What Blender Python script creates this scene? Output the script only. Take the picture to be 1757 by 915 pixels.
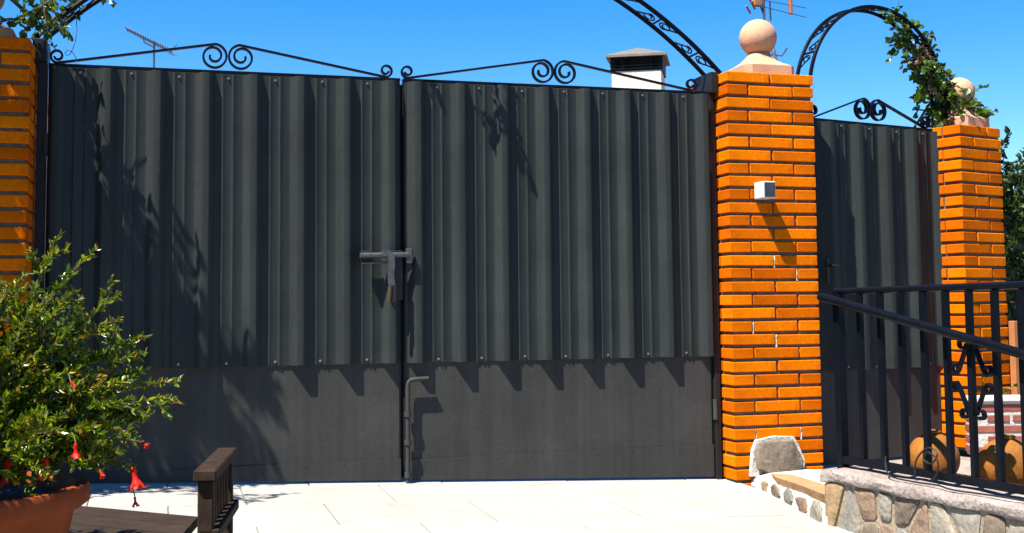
import bpy, math, random
import numpy as np
from mathutils import Vector, Matrix

R = math.radians
scene = bpy.context.scene
for o in list(bpy.data.objects):
    bpy.data.objects.remove(o)
col = scene.collection
rnd = random.Random(7)
npr = np.random.default_rng(11)

# ------------------------------------------------------------------ camera
F_PX, W_PX, H_PX = 2100.0, 1757.0, 915.0
YAW, PITCH, ROLL = R(16.2), R(4.2), R(0.56)
cd = bpy.data.cameras.new("camera")
cam = bpy.data.objects.new("camera", cd)
col.objects.link(cam)
scene.camera = cam
cd.sensor_fit = 'HORIZONTAL'
cd.sensor_width = 36.0
cd.lens = 36.0 * F_PX / W_PX
cd.shift_y = (374.0 - H_PX / 2) / W_PX
cd.clip_start, cd.clip_end = 0.05, 3000.0
fw = Vector((math.sin(YAW) * math.cos(PITCH), math.cos(YAW) * math.cos(PITCH), math.sin(PITCH)))
rt0 = Vector((math.cos(YAW), -math.sin(YAW), 0.0))
up0 = rt0.cross(fw)
rt = math.cos(ROLL) * rt0 - math.sin(ROLL) * up0
up = math.cos(ROLL) * up0 + math.sin(ROLL) * rt0
CAM = Vector((-1.1141, -5.6777, 0.8184))
m = Matrix((rt, up, -fw)).transposed().to_4x4()
m.translation = CAM
cam.matrix_world = m

# ------------------------------------------------------------------ sky, sun, exposure
LIGHT = Vector((1.7, 1.0, -3.5)).normalized()      # direction the sunlight travels
el = math.asin(-LIGHT.z)
az = math.atan2(-LIGHT.x, -LIGHT.y)
world = bpy.data.worlds.new("World")
scene.world = world
world.use_nodes = True
wn, wl = world.node_tree.nodes, world.node_tree.links
wn.clear()
wo = wn.new("ShaderNodeOutputWorld")
bg = wn.new("ShaderNodeBackground")
sky = wn.new("ShaderNodeTexSky")
sky.sky_type = 'NISHITA'
sky.sun_disc = False
sky.sun_elevation = el
sky.sun_rotation = az
sky.altitude = 700.0
sky.air_density = 1.0
sky.dust_density = 0.1
sky.ozone_density = 4.0
hs = wn.new("ShaderNodeHueSaturation")
hs.inputs["Hue"].default_value = 0.506
hs.inputs["Saturation"].default_value = 1.42
wl.new(sky.outputs[0], hs.inputs["Color"])
wl.new(hs.outputs[0], bg.inputs["Color"])
bg.inputs["Strength"].default_value = 0.072
wl.new(bg.outputs[0], wo.inputs[0])

sd = bpy.data.lights.new("sun", 'SUN')
sd.energy = 5.0
sd.angle = R(0.5)
sd.color = (1.0, 0.95, 0.86)
sun = bpy.data.objects.new("sun", sd)
col.objects.link(sun)
sun.rotation_euler = LIGHT.to_track_quat('-Z', 'Y').to_euler()

scene.view_settings.view_transform = 'Standard'
scene.view_settings.look = 'None'
scene.view_settings.exposure = 1.6
scene.view_settings.gamma = 1.0
scene.view_settings.use_curve_mapping = False
scene.render.engine = 'CYCLES'

# ------------------------------------------------------------------ materials
ALB = 0.72          # overall albedo level that goes with the exposure above

def mat(name, base, rough=0.6, alt=None, vary=None, noise=None, metallic=0.0, spec=0.5,
        bump=None, fine=None, translucent=0.0, coat=0.0, stain=None, streak=None):
    """base/alt colours are mixed by 'vary' (object | island), mottled by noise=(scale, dark, light);
    bump=(scale, strength, distance)."""
    base = tuple(c * ALB for c in base)
    alt = tuple(c * ALB for c in alt) if alt is not None else None
    if stain:
        stain = (*stain[:3], tuple(c * ALB for c in stain[3]), stain[4])
    mt = bpy.data.materials.new(name)
    mt.use_nodes = True
    nt = mt.node_tree
    n, l = nt.nodes, nt.links
    n.clear()
    out = n.new("ShaderNodeOutputMaterial")
    p = n.new("ShaderNodeBsdfPrincipled")
    p.inputs["Roughness"].default_value = rough
    p.inputs["Metallic"].default_value = metallic
    p.inputs["Specular IOR Level"].default_value = spec
    p.inputs["Coat Weight"].default_value = coat
    tc = n.new("ShaderNodeTexCoord")
    col_out = None
    rgb = n.new("ShaderNodeRGB")
    rgb.outputs[0].default_value = (*base, 1)
    col_out = rgb.outputs[0]
    if alt is not None:
        mx = n.new("ShaderNodeMix")
        mx.data_type = 'RGBA'
        mx.inputs[7].default_value = (*alt, 1)
        l.new(col_out, mx.inputs[6])
        if vary == 'object':
            oi = n.new("ShaderNodeObjectInfo")
            l.new(oi.outputs["Random"], mx.inputs[0])
        elif vary == 'island':
            g = n.new("ShaderNodeNewGeometry")
            l.new(g.outputs["Random Per Island"], mx.inputs[0])
        else:
            nz = n.new("ShaderNodeTexNoise")
            nz.inputs["Scale"].default_value = vary or 4.0
            nz.inputs["Detail"].default_value = 5
            rp = n.new("ShaderNodeMapRange")
            rp.inputs[1].default_value, rp.inputs[2].default_value = 0.35, 0.65
            l.new(tc.outputs["Object"], nz.inputs["Vector"])
            l.new(nz.outputs[0], rp.inputs[0])
            l.new(rp.outputs[0], mx.inputs[0])
        col_out = mx.outputs[2]
    for nn in (noise, fine):
        if nn:
            nz = n.new("ShaderNodeTexNoise")
            nz.inputs["Scale"].default_value = nn[0]
            nz.inputs["Detail"].default_value = 6
            nz.inputs["Roughness"].default_value = 0.62
            l.new(tc.outputs["Object"], nz.inputs["Vector"])
            rp = n.new("ShaderNodeMapRange")
            rp.inputs[1].default_value, rp.inputs[2].default_value = 0.3, 0.7
            rp.inputs[3].default_value, rp.inputs[4].default_value = nn[1], nn[2]
            l.new(nz.outputs[0], rp.inputs[0])
            vm = n.new("ShaderNodeVectorMath")
            vm.operation = 'SCALE'
            l.new(col_out, vm.inputs[0])
            l.new(rp.outputs[0], vm.inputs["Scale"])
            col_out = vm.outputs[0]
    if streak:
        # rain and dust streaks that run down the surface
        mp = n.new("ShaderNodeMapping")
        mp.inputs["Scale"].default_value = (26, 26, 1.1)
        l.new(tc.outputs["Object"], mp.inputs["Vector"])
        nz = n.new("ShaderNodeTexNoise")
        nz.inputs["Scale"].default_value = 1.0
        nz.inputs["Detail"].default_value = 5
        l.new(mp.outputs[0], nz.inputs["Vector"])
        rp = n.new("ShaderNodeMapRange")
        rp.inputs[1].default_value, rp.inputs[2].default_value = 0.3, 0.72
        rp.inputs[3].default_value, rp.inputs[4].default_value = streak
        l.new(nz.outputs[0], rp.inputs[0])
        vm = n.new("ShaderNodeVectorMath")
        vm.operation = 'SCALE'
        l.new(col_out, vm.inputs[0])
        l.new(rp.outputs[0], vm.inputs["Scale"])
        col_out = vm.outputs[0]
    if stain:
        # blotches of another colour: (scale, threshold low, high, colour, amount)
        nz = n.new("ShaderNodeTexNoise")
        nz.inputs["Scale"].default_value = stain[0]
        nz.inputs["Detail"].default_value = 8
        nz.inputs["Roughness"].default_value = 0.7
        l.new(tc.outputs["Object"], nz.inputs["Vector"])
        rp = n.new("ShaderNodeMapRange")
        rp.inputs[1].default_value, rp.inputs[2].default_value = stain[1], stain[2]
        rp.inputs[4].default_value = stain[4]
        l.new(nz.outputs[0], rp.inputs[0])
        mx = n.new("ShaderNodeMix")
        mx.data_type = 'RGBA'
        mx.inputs[7].default_value = (*stain[3], 1)
        l.new(rp.outputs[0], mx.inputs[0])
        l.new(col_out, mx.inputs[6])
        col_out = mx.outputs[2]
    l.new(col_out, p.inputs["Base Color"])
    if bump:
        nz = n.new("ShaderNodeTexNoise")
        nz.inputs["Scale"].default_value = bump[0]
        nz.inputs["Detail"].default_value = 6
        l.new(tc.outputs["Object"], nz.inputs["Vector"])
        bp = n.new("ShaderNodeBump")
        bp.inputs["Strength"].default_value = bump[1]
        bp.inputs["Distance"].default_value = bump[2]
        l.new(nz.outputs[0], bp.inputs["Height"])
        l.new(bp.outputs[0], p.inputs["Normal"])
    if translucent > 0:
        tr = n.new("ShaderNodeBsdfTranslucent")
        l.new(col_out, tr.inputs["Color"])
        ms = n.new("ShaderNodeMixShader")
        ms.inputs[0].default_value = translucent
        l.new(p.outputs[0], ms.inputs[1])
        l.new(tr.outputs[0], ms.inputs[2])
        l.new(ms.outputs[0], out.inputs[0])
    else:
        l.new(p.outputs[0], out.inputs[0])
    return mt

M = {}
M['sheet'] = mat('gate_sheet', (0.0280, 0.0330, 0.0310), 0.5, spec=0.14, streak=(0.86, 1.2), noise=(3.0, 0.8, 1.15), fine=(60, 0.9, 1.08), bump=(9, 0.18, 0.012), stain=(5, 0.6, 0.78, (0.05, 0.05, 0.043), 0.35))
M['plate'] = mat('gate_plate', (0.0435, 0.0425, 0.0395), 0.65, spec=0.14, streak=(0.88, 1.18), noise=(2.2, 0.8, 1.2), fine=(70, 0.9, 1.1), bump=(6, 0.15, 0.012),
                 stain=(9, 0.62, 0.75, (0.07, 0.066, 0.062), 0.5))
M['iron'] = mat('black_iron', (0.0045, 0.0058, 0.0095), 0.33, spec=0.09, noise=(9, 0.7, 1.3), bump=(70, 0.1, 0.002))
M['frame'] = mat('gate_frame', (0.014, 0.014, 0.015), 0.5, spec=0.25, noise=(6, 0.7, 1.3), stain=(14, 0.6, 0.72, (0.07, 0.028, 0.012), 0.5))
M['steel'] = mat('worn_steel', (0.10, 0.10, 0.10), 0.4, metallic=0.5, noise=(30, 0.6, 1.3))
M['screw'] = mat('screw_zinc', (0.32, 0.32, 0.28), 0.3, metallic=0.7)
M['brass'] = mat('lock_brass', (0.10, 0.07, 0.035), 0.5, metallic=0.6)
M['brick'] = mat('orange_brick', (0.53, 0.098, 0.0004), 0.75, spec=0.03, alt=(0.86, 0.20, 0.0006), vary='object', noise=(9, 0.78, 1.16),
                 fine=(90, 0.86, 1.08), bump=(110, 0.35, 0.004), stain=(13, 0.56, 0.74, (0.36, 0.05, 0.002), 0.65))
M['mortar'] = mat('brick_mortar', (0.15, 0.105, 0.075), 0.9, spec=0.1, noise=(25, 0.6, 1.4), bump=(90, 0.5, 0.006))
M['dab'] = mat('pale_mortar', (0.62, 0.58, 0.5), 0.9, noise=(25, 0.8, 1.1), bump=(60, 0.6, 0.01))
M['cast'] = mat('cast_stone', (0.62, 0.36, 0.22), 0.85, spec=0.15, noise=(8, 0.82, 1.1), fine=(90, 0.86, 1.08), bump=(110, 0.5, 0.004), stain=(10, 0.6, 0.75, (0.38, 0.24, 0.15), 0.45))
M['tile'] = mat('pale_paving', (0.395, 0.38, 0.34), 0.85, alt=(0.36, 0.348, 0.315), vary='object', noise=(3.5, 0.86, 1.08),
                fine=(45, 0.9, 1.06), bump=(40, 0.3, 0.004), stain=(2.3, 0.6, 0.75, (0.24, 0.23, 0.205), 0.6))
M['ground'] = mat('bare_ground', (0.11, 0.10, 0.085), 0.95, noise=(2, 0.75, 1.15), fine=(40, 0.85, 1.1), bump=(30, 0.4, 0.01))
M['bed'] = mat('paving_joint', (0.30, 0.285, 0.25), 0.95, noise=(8, 0.7, 1.2))
M['concrete'] = mat('rough_concrete', (0.36, 0.30, 0.265), 0.95, spec=0.1, noise=(5, 0.7, 1.2), fine=(70, 0.65, 1.3), bump=(55, 0.8, 0.012))
M['wmortar'] = mat('white_mortar', (0.62, 0.59, 0.53), 0.95, noise=(6, 0.8, 1.1), fine=(60, 0.9, 1.08), bump=(45, 0.7, 0.012))
M['joint'] = mat('cream_joint', (0.33, 0.26, 0.18), 0.95, noise=(6, 0.75, 1.15), fine=(60, 0.85, 1.1), bump=(45, 0.7, 0.012))
M['stone_grey'] = mat('grey_slate', (0.21, 0.205, 0.18), 0.85, alt=(0.30, 0.265, 0.205), vary='object', noise=(9, 0.7, 1.25), bump=(24, 0.9, 0.014), fine=(55, 0.75, 1.2),
                      stain=(8, 0.55, 0.7, (0.36, 0.24, 0.11), 0.6))
M['stone_ochre'] = mat('ochre_stone', (0.33, 0.215, 0.10), 0.85, alt=(0.29, 0.225, 0.145), vary='object', noise=(9, 0.7, 1.25), bump=(24, 0.9, 0.014), fine=(55, 0.75, 1.2))
M['stone_brown'] = mat('brown_stone', (0.20, 0.115, 0.07), 0.8, alt=(0.27, 0.19, 0.13), vary='object', noise=(12, 0.6, 1.3), bump=(24, 0.9, 0.014), fine=(55, 0.75, 1.2))
M['stone_taupe'] = mat('taupe_stone', (0.19, 0.15, 0.11), 0.9, spec=0.1, noise=(14, 0.55, 1.4), fine=(60, 0.75, 1.2), bump=(40, 0.6, 0.01))
M['stone_sand'] = mat('sand_slab', (0.40, 0.225, 0.10), 0.85, noise=(7, 0.75, 1.2), bump=(40, 0.5, 0.01))
M['terracotta'] = mat('terracotta', (0.27, 0.052, 0.009), 0.8, spec=0.2, noise=(6, 0.75, 1.15), fine=(50, 0.92, 1.06), bump=(60, 0.2, 0.004))
M['clay_ball'] = mat('ochre_clay', (0.31, 0.115, 0.018), 0.75, spec=0.15, noise=(9, 0.6, 1.25), fine=(70, 0.9, 1.1), bump=(50, 0.4, 0.005))
M['wood'] = mat('weathered_wood', (0.034, 0.021, 0.014), 0.8, spec=0.1, noise=(18, 0.6, 1.4), bump=(40, 0.5, 0.004), stain=(20, 0.58, 0.7, (0.10, 0.08, 0.065), 0.4))
M['deck'] = mat('deck_board', (0.040, 0.025, 0.016), 0.85, spec=0.15, alt=(0.030, 0.020, 0.014), vary='object', noise=(12, 0.7, 1.3), bump=(40, 0.5, 0.004))
M['leaf_pom'] = mat('glossy_small_leaf', (0.040, 0.115, 0.002), 0.25, alt=(0.27, 0.31, 0.006), vary='island', noise=(9, 0.55, 1.35), translucent=0.3)
M['leaf_young'] = mat('reddish_young_leaf', (0.36, 0.15, 0.015), 0.35, alt=(0.42, 0.32, 0.015), vary='island', translucent=0.3)
M['leaf_rose'] = mat('rose_leaf', (0.035, 0.09, 0.006), 0.36, alt=(0.12, 0.22, 0.012), vary='island', translucent=0.3)
M['leaf_bright'] = mat('bright_rose_leaf', (0.09, 0.17, 0.01), 0.38, alt=(0.16, 0.24, 0.015), vary='island', translucent=0.35)  # brighter green leaf tone, given to sprays picked at random
M['leaf_dark'] = mat('hedge_leaf', (0.022, 0.055, 0.012), 0.45, alt=(0.06, 0.115, 0.014), vary='island', translucent=0.25)
M['leaf_purple'] = mat('rose_shoot_leaf', (0.10, 0.03, 0.03), 0.4, alt=(0.06, 0.06, 0.02), vary='island', translucent=0.3)
M['stem'] = mat('woody_stem', (0.10, 0.055, 0.028), 0.8, noise=(30, 0.6, 1.3))
M['stemgreen'] = mat('green_stem', (0.07, 0.08, 0.02), 0.6)
M['soil'] = mat('potting_soil', (0.035, 0.022, 0.014), 0.95, noise=(30, 0.5, 1.4), bump=(60, 0.9, 0.02))
M['petal'] = mat('pomegranate_red', (0.60, 0.010, 0.003), 0.6, spec=0.15, noise=(30, 0.65, 1.2), translucent=0.15)
M['petal2'] = mat('pomegranate_petal', (0.70, 0.025, 0.004), 0.6, translucent=0.35)
M['white'] = mat('white_plastic', (0.72, 0.72, 0.70), 0.4)
M['panel'] = mat('dark_panel', (0.03, 0.035, 0.04), 0.25, noise=(20, 0.7, 1.4))
M['render'] = mat('cream_render', (0.82, 0.74, 0.60), 0.9, streak=(0.86, 1.05), noise=(3, 0.88, 1.06), bump=(40, 0.4, 0.02))
M['whitewall'] = mat('white_render', (0.74, 0.72, 0.68), 0.9, noise=(2, 0.9, 1.05), bump=(30, 0.4, 0.02))
M['redwall'] = mat('red_brick_band', (0.42, 0.075, 0.035), 0.8, noise=(12, 0.8, 1.15))
M['oldbrick'] = mat('dark_red_brick', (0.26, 0.065, 0.045), 0.8, alt=(0.33, 0.10, 0.06), vary='object', noise=(12, 0.75, 1.2), bump=(60, 0.4, 0.005))
M['roof'] = mat('clay_roof', (0.36, 0.13, 0.06), 0.8, noise=(5, 0.75, 1.2))
M['cap'] = mat('chimney_cap_metal', (0.17, 0.155, 0.125), 0.6, noise=(8, 0.75, 1.25), stain=(6, 0.55, 0.7, (0.10, 0.09, 0.08), 0.7))
M['rust'] = mat('rusty_aerial', (0.33, 0.14, 0.055), 0.7, noise=(20, 0.7, 1.3))
M['alu'] = mat('aerial_metal', (0.10, 0.10, 0.11), 0.45, metallic=0.4)
M['cable'] = mat('black_cable', (0.008, 0.008, 0.01), 0.5)
M['glass'] = mat('window_glass', (0.02, 0.025, 0.03), 0.1)
M['stake'] = mat('orange_timber', (0.45, 0.16, 0.045), 0.7, noise=(15, 0.75, 1.2))

# ------------------------------------------------------------------ mesh builder
V = Vector

class MB:
    def __init__(s):
        s.v, s.f = [], []
    def add(s, vs, fs):
        k = len(s.v)
        s.v += [tuple(a) for a in vs]
        s.f += [tuple(i + k for i in q) for q in fs]
        return s
    def box(s, lo, hi, rot=None, piv=None):
        x0, y0, z0 = lo
        x1, y1, z1 = hi
        vs = [V(a) for a in ((x0, y0, z0), (x1, y0, z0), (x1, y1, z0), (x0, y1, z0), (x0, y0, z1), (x1, y0, z1), (x1, y1, z1), (x0, y1, z1))]
        if rot is not None:
            piv = V(piv)
            vs = [rot @ (a - piv) + piv for a in vs]
        return s.add(vs, [(0, 3, 2, 1), (4, 5, 6, 7), (0, 1, 5, 4), (1, 2, 6, 5), (2, 3, 7, 6), (3, 0, 4, 7)])
    def bevbox(s, lo, hi, b=0.003):
        """box with its twelve edges chamfered"""
        c = [(lo[i] + hi[i]) / 2 for i in range(3)]
        h = [(hi[i] - lo[i]) / 2 for i in range(3)]
        idx, vs = {}, []
        for sx in (-1, 1):
            for sy in (-1, 1):
                for sz in (-1, 1):
                    for ax in range(3):
                        q = [sx * h[0], sy * h[1], sz * h[2]]
                        for k in range(3):
                            if k != ax:
                                q[k] -= math.copysign(b, q[k])
                        idx[(sx, sy, sz, ax)] = len(vs)
                        vs.append([c[k] + q[k] for k in range(3)])
        fs = []
        S = (-1, 1)
        for ax in range(3):
            o1, o2 = [k for k in range(3) if k != ax]
            for sg in S:
                ring = []
                for (a, bb) in ((-1, -1), (1, -1), (1, 1), (-1, 1)):
                    t = [0, 0, 0]
                    t[ax], t[o1], t[o2] = sg, a, bb
                    ring.append(idx[(*t, ax)])
                fs.append(ring)
        for ax in range(3):                      # edges running along ax
            o1, o2 = [k for k in range(3) if k != ax]
            for a in S:
                for bb in S:
                    t0, t1 = [0, 0, 0], [0, 0, 0]
                    t0[ax], t1[ax] = -1, 1
                    for t in (t0, t1):
                        t[o1], t[o2] = a, bb
                    fs.append([idx[(*t0, o1)], idx[(*t1, o1)], idx[(*t1, o2)], idx[(*t0, o2)]])
        for sx in S:
            for sy in S:
                for sz in S:
                    fs.append([idx[(sx, sy, sz, k)] for k in range(3)])
        # make every face point outwards
        cc = V(c)
        out = []
        for q in fs:
            p = [V(vs[i]) for i in q]
            nrm = (p[1] - p[0]).cross(p[2] - p[0])
            mid = sum(p, V()) / len(p)
            out.append(q if nrm.dot(mid - cc) > 0 else q[::-1])
        return s.add(vs, out)
    def tube(s, pts, r, n=8, cap=True):
        pts = [V(p) for p in pts]
        rs = r if isinstance(r, (list, tuple)) else [r] * len(pts)
        vs, fs = [], []
        ref = None
        for i, p in enumerate(pts):
            t = (pts[min(i + 1, len(pts) - 1)] - pts[max(i - 1, 0)])
            if t.length < 1e-9:
                t = V((0, 0, 1))
            t.normalize()
            if ref is None:
                ref = V((0, 0, 1)) if abs(t.z) < 0.9 else V((1, 0, 0))
            a = (ref - t * ref.dot(t))
            if a.length < 1e-6:
                a = t.orthogonal()
            a.normalize()
            ref = a
            b = t.cross(a)
            for k in range(n):
                w = 2 * math.pi * k / n
                vs.append(p + (a * math.cos(w) + b * math.sin(w)) * rs[i])
        for i in range(len(pts) - 1):
            for k in range(n):
                k2 = (k + 1) % n
                fs.append((i * n + k, i * n + k2, (i + 1) * n + k2, (i + 1) * n + k))
        if cap:
            fs.append(tuple(range(n))[::-1])
            fs.append(tuple((len(pts) - 1) * n + k for k in range(n)))
        return s.add(vs, fs)
    def bar(s, pts, wdir, w, t):
        """flat bar: width w along the fixed direction wdir, thickness t across it"""
        pts = [V(p) for p in pts]
        wdir = V(wdir).normalized()
        vs, fs = [], []
        for i, p in enumerate(pts):
            T = (pts[min(i + 1, len(pts) - 1)] - pts[max(i - 1, 0)]).normalized()
            N = wdir.cross(T).normalized()
            for a, b in ((-1, -1), (1, -1), (1, 1), (-1, 1)):
                vs.append(p + wdir * (a * w / 2) + N * (b * t / 2))
        n = len(pts)
        for i in range(n - 1):
            for k in range(4):
                k2 = (k + 1) % 4
                fs.append((i * 4 + k, i * 4 + k2, (i + 1) * 4 + k2, (i + 1) * 4 + k))
        fs.append((3, 2, 1, 0))
        fs.append(tuple((n - 1) * 4 + k for k in range(4)))
        return s.add(vs, fs)
    def lathe(s, prof, c=(0, 0, 0), n=28, axis=None):
        """profile of (radius, height) about the z axis (or about axis)"""
        c = V(c)
        q = V((0, 0, 1)).rotation_difference(V(axis)).to_matrix() if axis is not None else Matrix.Identity(3)
        vs, fs = [], []
        for r, z in prof:
            for k in range(n):
                w = 2 * math.pi * k / n
                vs.append(c + q @ V((max(r, 1e-4) * math.cos(w), max(r, 1e-4) * math.sin(w), z)))
        for i in range(len(prof) - 1):
            for k in range(n):
                k2 = (k + 1) % n
                fs.append((i * n + k, i * n + k2, (i + 1) * n + k2, (i + 1) * n + k))
        return s.add(vs, fs)
    def prism(s, poly, a, b, ax='z'):
        """closed polygon of 2-D points between two levels of an axis; ax z:(x,y) y:(x,z) x:(y,z)"""
        def P(u, w, h):
            return {'z': (u, w, h), 'y': (u, h, w), 'x': (h, u, w)}[ax]
        n = len(poly)
        vs = [P(u, w, a) for u, w in poly] + [P(u, w, b) for u, w in poly]
        fs = [tuple(range(n)), tuple(range(2 * n - 1, n - 1, -1))]
        for i in range(n):
            j = (i + 1) % n
            fs.append((i, i + n, j + n, j))
        return s.add(vs, fs)
    def build(s, name, material, parent=None, smooth=False, world=False, mats=None, mi=None):
        off = V((0, 0, 0))
        if world and parent is not None:
            p = parent
            while p is not None:
                off += V(p.location)
                p = p.parent
        me = bpy.data.meshes.new(name)
        me.from_pydata([tuple(V(a) - off) for a in s.v] if off.length else s.v, [], s.f)
        me.validate()
        if mats:
            for x in mats:
                me.materials.append(x)
            me.polygons.foreach_set('material_index', mi)
        else:
            me.materials.append(material)
        import bmesh
        if not mats and len(s.f) < 20000:
            bm = bmesh.new()
            bm.from_mesh(me)
            bmesh.ops.recalc_face_normals(bm, faces=bm.faces)
            bm.to_mesh(me)
            bm.free()
        if smooth:
            me.polygons.foreach_set('use_smooth', [True] * len(me.polygons))
            if smooth != 'all':
                try:
                    me.set_sharp_from_angle(angle=R(38))
                except Exception:
                    pass
        o = bpy.data.objects.new(name, me)
        col.objects.link(o)
        if parent is not None:
            o.parent = parent
        return o

def thing(name, label, cat, loc=(0, 0, 0), rz=0.0, group=None):
    o = bpy.data.objects.new(name, None)
    col.objects.link(o)
    o.empty_display_size = 0.1
    o.location = loc
    o.rotation_euler = (0, 0, rz)
    o["label"], o["category"] = label, cat
    if group:
        o["group"] = group
    return o

def tag(o, label=None, cat=None, group=None, kind=None):
    for k, x in (("label", label), ("category", cat), ("group", group), ("kind", kind)):
        if x:
            o[k] = x
    return o

def inst(name, me, parent, loc=(0, 0, 0), rot=(0, 0, 0)):
    o = bpy.data.objects.new(name, me)
    col.objects.link(o)
    o.parent = parent
    o.location = loc
    o.rotation_euler = rot
    return o

def ground_z(x, y):
    return -0.037 * max(-3.0, min(3.0, x)) + 0.02 * max(-6.0, min(1.0, y))

# ------------------------------------------------------------------ ground
g = MB()
xs = [-1500, -200, -40, -12, -6, -3, -2, -1, 0, 1, 2, 3, 6, 12, 40, 200, 1500]
ys = [-1500, -200, -40, -12, -6, -4, -2, 0, 1, 3, 8, 20, 60, 200, 1500]
g.add([(x, y, ground_z(x, y)) for y in ys for x in xs],
      [(j * len(xs) + i, j * len(xs) + i + 1, (j + 1) * len(xs) + i + 1, (j + 1) * len(xs) + i) for j in range(len(ys) - 1) for i in range(len(xs) - 1)])
tag(g.build('ground', M['ground']), kind='structure')

# paved driveway: slabs laid in courses parallel to the gate
drive = MB()
dp = [(-2.6, -4.2), (1.74, -4.2), (1.68, -0.2), (1.60, 0.9), (-1.66, 0.9), (-2.6, -0.6)]
drive.add([(x, y, ground_z(x, y) + 0.004) for x, y in dp], [tuple(range(6))])
drive = tag(drive.build('driveway', M['bed']), kind='structure')
rows = [0.87, 0.405, -0.06, -0.525, -0.99, -1.455, -1.92, -2.385, -2.85, -3.315, -3.78]
for ri in range(len(rows) - 1):
    y1, y0 = rows[ri], rows[ri + 1]
    offs = 0.18 if ri % 2 else 0.49
    x = offs - 0.62 * 4
    while x < 1.72:
        xa, xb = max(x, -1.64 if y1 > -0.5 else -2.55), min(x + 0.62, 1.52 if y0 < -1.0 else 1.66)
        if xb - xa > 0.08:
            t = MB()
            gp = 0.0018 + rnd.random() * 0.0018
            lift = 0.012 + rnd.uniform(-0.0015, 0.0015)
            t.bevbox((xa + gp, y0 + gp, -0.015), (xb - gp, y1 - gp, 0.0), 0.002)
            t.v = [(a, b, c + ground_z(a, b) + lift) for a, b, c in t.v]
            t.build('paving_slab', M['tile'], drive)
        x += 0.62

# ------------------------------------------------------------------ brick pillars
def brick_mesh(L, D, Hh, name):
    mb = MB()
    mb.bevbox((-L / 2, -D / 2, 0), (L / 2, D / 2, Hh), 0.0035)
    o = mb.build(name, M['brick'])
    me = o.data
    bpy.data.objects.remove(o)
    return me
BH, PITCH_B = 0.0505, 0.0662
ME_STR = [brick_mesh(0.24 + d, 0.115, BH, 'brick') for d in (0.0, -0.003, 0.003)]
ME_SIDE = brick_mesh(0.24, 0.115, BH, 'brick')

def pillar(name, label, corner, rz, size, ztop, zbase, courses):
    """corner = front-left corner at ground; local x along the front, local y backwards"""
    t = thing(name, label, 'pillar', (corner[0], corner[1], zbase), rz, None)
    k = MB()
    rec = 0.011
    k.box((rec, rec, 0.0), (size - rec, size - rec, ztop - zbase - 0.006))
    k.build('mortar_core', M['mortar'], t)
    h90 = math.pi / 2
    for c in range(courses):
        z = ztop - zbase - PITCH_B * (c + 1) + (PITCH_B - BH)
        if z < -0.05:
            break
        if size > 0.4:
            a = [((0.12, 0.0575), 0), ((0.37, 0.0575), 0), ((0.12, size - 0.0575), 0), ((0.37, size - 0.0575), 0),
                 ((0.0575, size / 2), h90), ((size - 0.0575, size / 2), h90)]
            if c % 2:
                a = [((y, x), h90 if r == 0 else 0) for (x, y), r in a]
        else:
            s_ = size
            a = [((0.12, 0.0575), 0), ((s_ - 0.0575, 0.12), h90), ((s_ - 0.12, s_ - 0.0575), 0), ((0.0575, s_ - 0.12), h90)]
            if c % 2:
                a = [((s_ - x, y), r) for (x, y), r in a]
        for (x, y), r in a:
            me = ME_STR[rnd.randrange(3)]
            inst('brick', me, t, (x + rnd.uniform(-.0022, .0022), y + rnd.uniform(-.002, .002), z + rnd.uniform(-.0016, .0016)),
                 (rnd.uniform(-.008, .008), rnd.uniform(-.006, .006), r + rnd.uniform(-.007, .007)))
    return t

p_mid = pillar('brick_pillar', 'orange brick pillar with white box, between the wide gate and the narrow gate', (1.627, -0.13), 0, 0.49, 1.996, -0.115, 32)
p_left = pillar('brick_pillar', 'orange brick pillar in dappled shade at left edge of photo behind flowering bush', (-2.125, -0.25), 0, 0.49, 1.968, -0.02, 31)
ROT_R = R(17)
p_right = pillar('brick_pillar', 'slimmer orange brick pillar under climbing rose, right of the narrow gate', (3.135, 0.07), ROT_R, 0.365, 1.806, 0.02, 28)

# pale mortar squeezed out of some head joints of the middle pillar
for c in range(10, 28):
    z = 1.996 + 0.115 - PITCH_B * (c + 1) + (PITCH_B - BH)
    for jx in ((0.1195, 0.3695) if c % 2 else (0.245,)):
        if rnd.random() < (0.0 if c < 14 else 0.28):
            d = MB()
            w = 0.0032
            y0 = -0.0005
            zz = [z - 0.012, z + 0.004, z + 0.02, z + 0.034, z + 0.05]
            vs = []
            for q in zz:
                ww = w * rnd.uniform(0.35, 1.0) if q > z else w * 1.6
                jj = jx + rnd.uniform(-.0012, .0012)
                vs += [(jj - ww, y0 + 0.012, q), (jj - ww * .6, y0 - rnd.uniform(-.004, .001), q), (jj + ww * .6, y0 - rnd.uniform(-.004, .001), q), (jj + ww, y0 + 0.012, q)]
            fs = [(i * 4 + k, i * 4 + k + 1, i * 4 + k + 5, i * 4 + k + 4) for i in range(4) for k in range(3)] + [(0, 1, 2, 3), (16, 17, 18, 19)]
            d.add(vs, fs)
            d.build('mortar_smear', M['dab'], p_mid)

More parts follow.
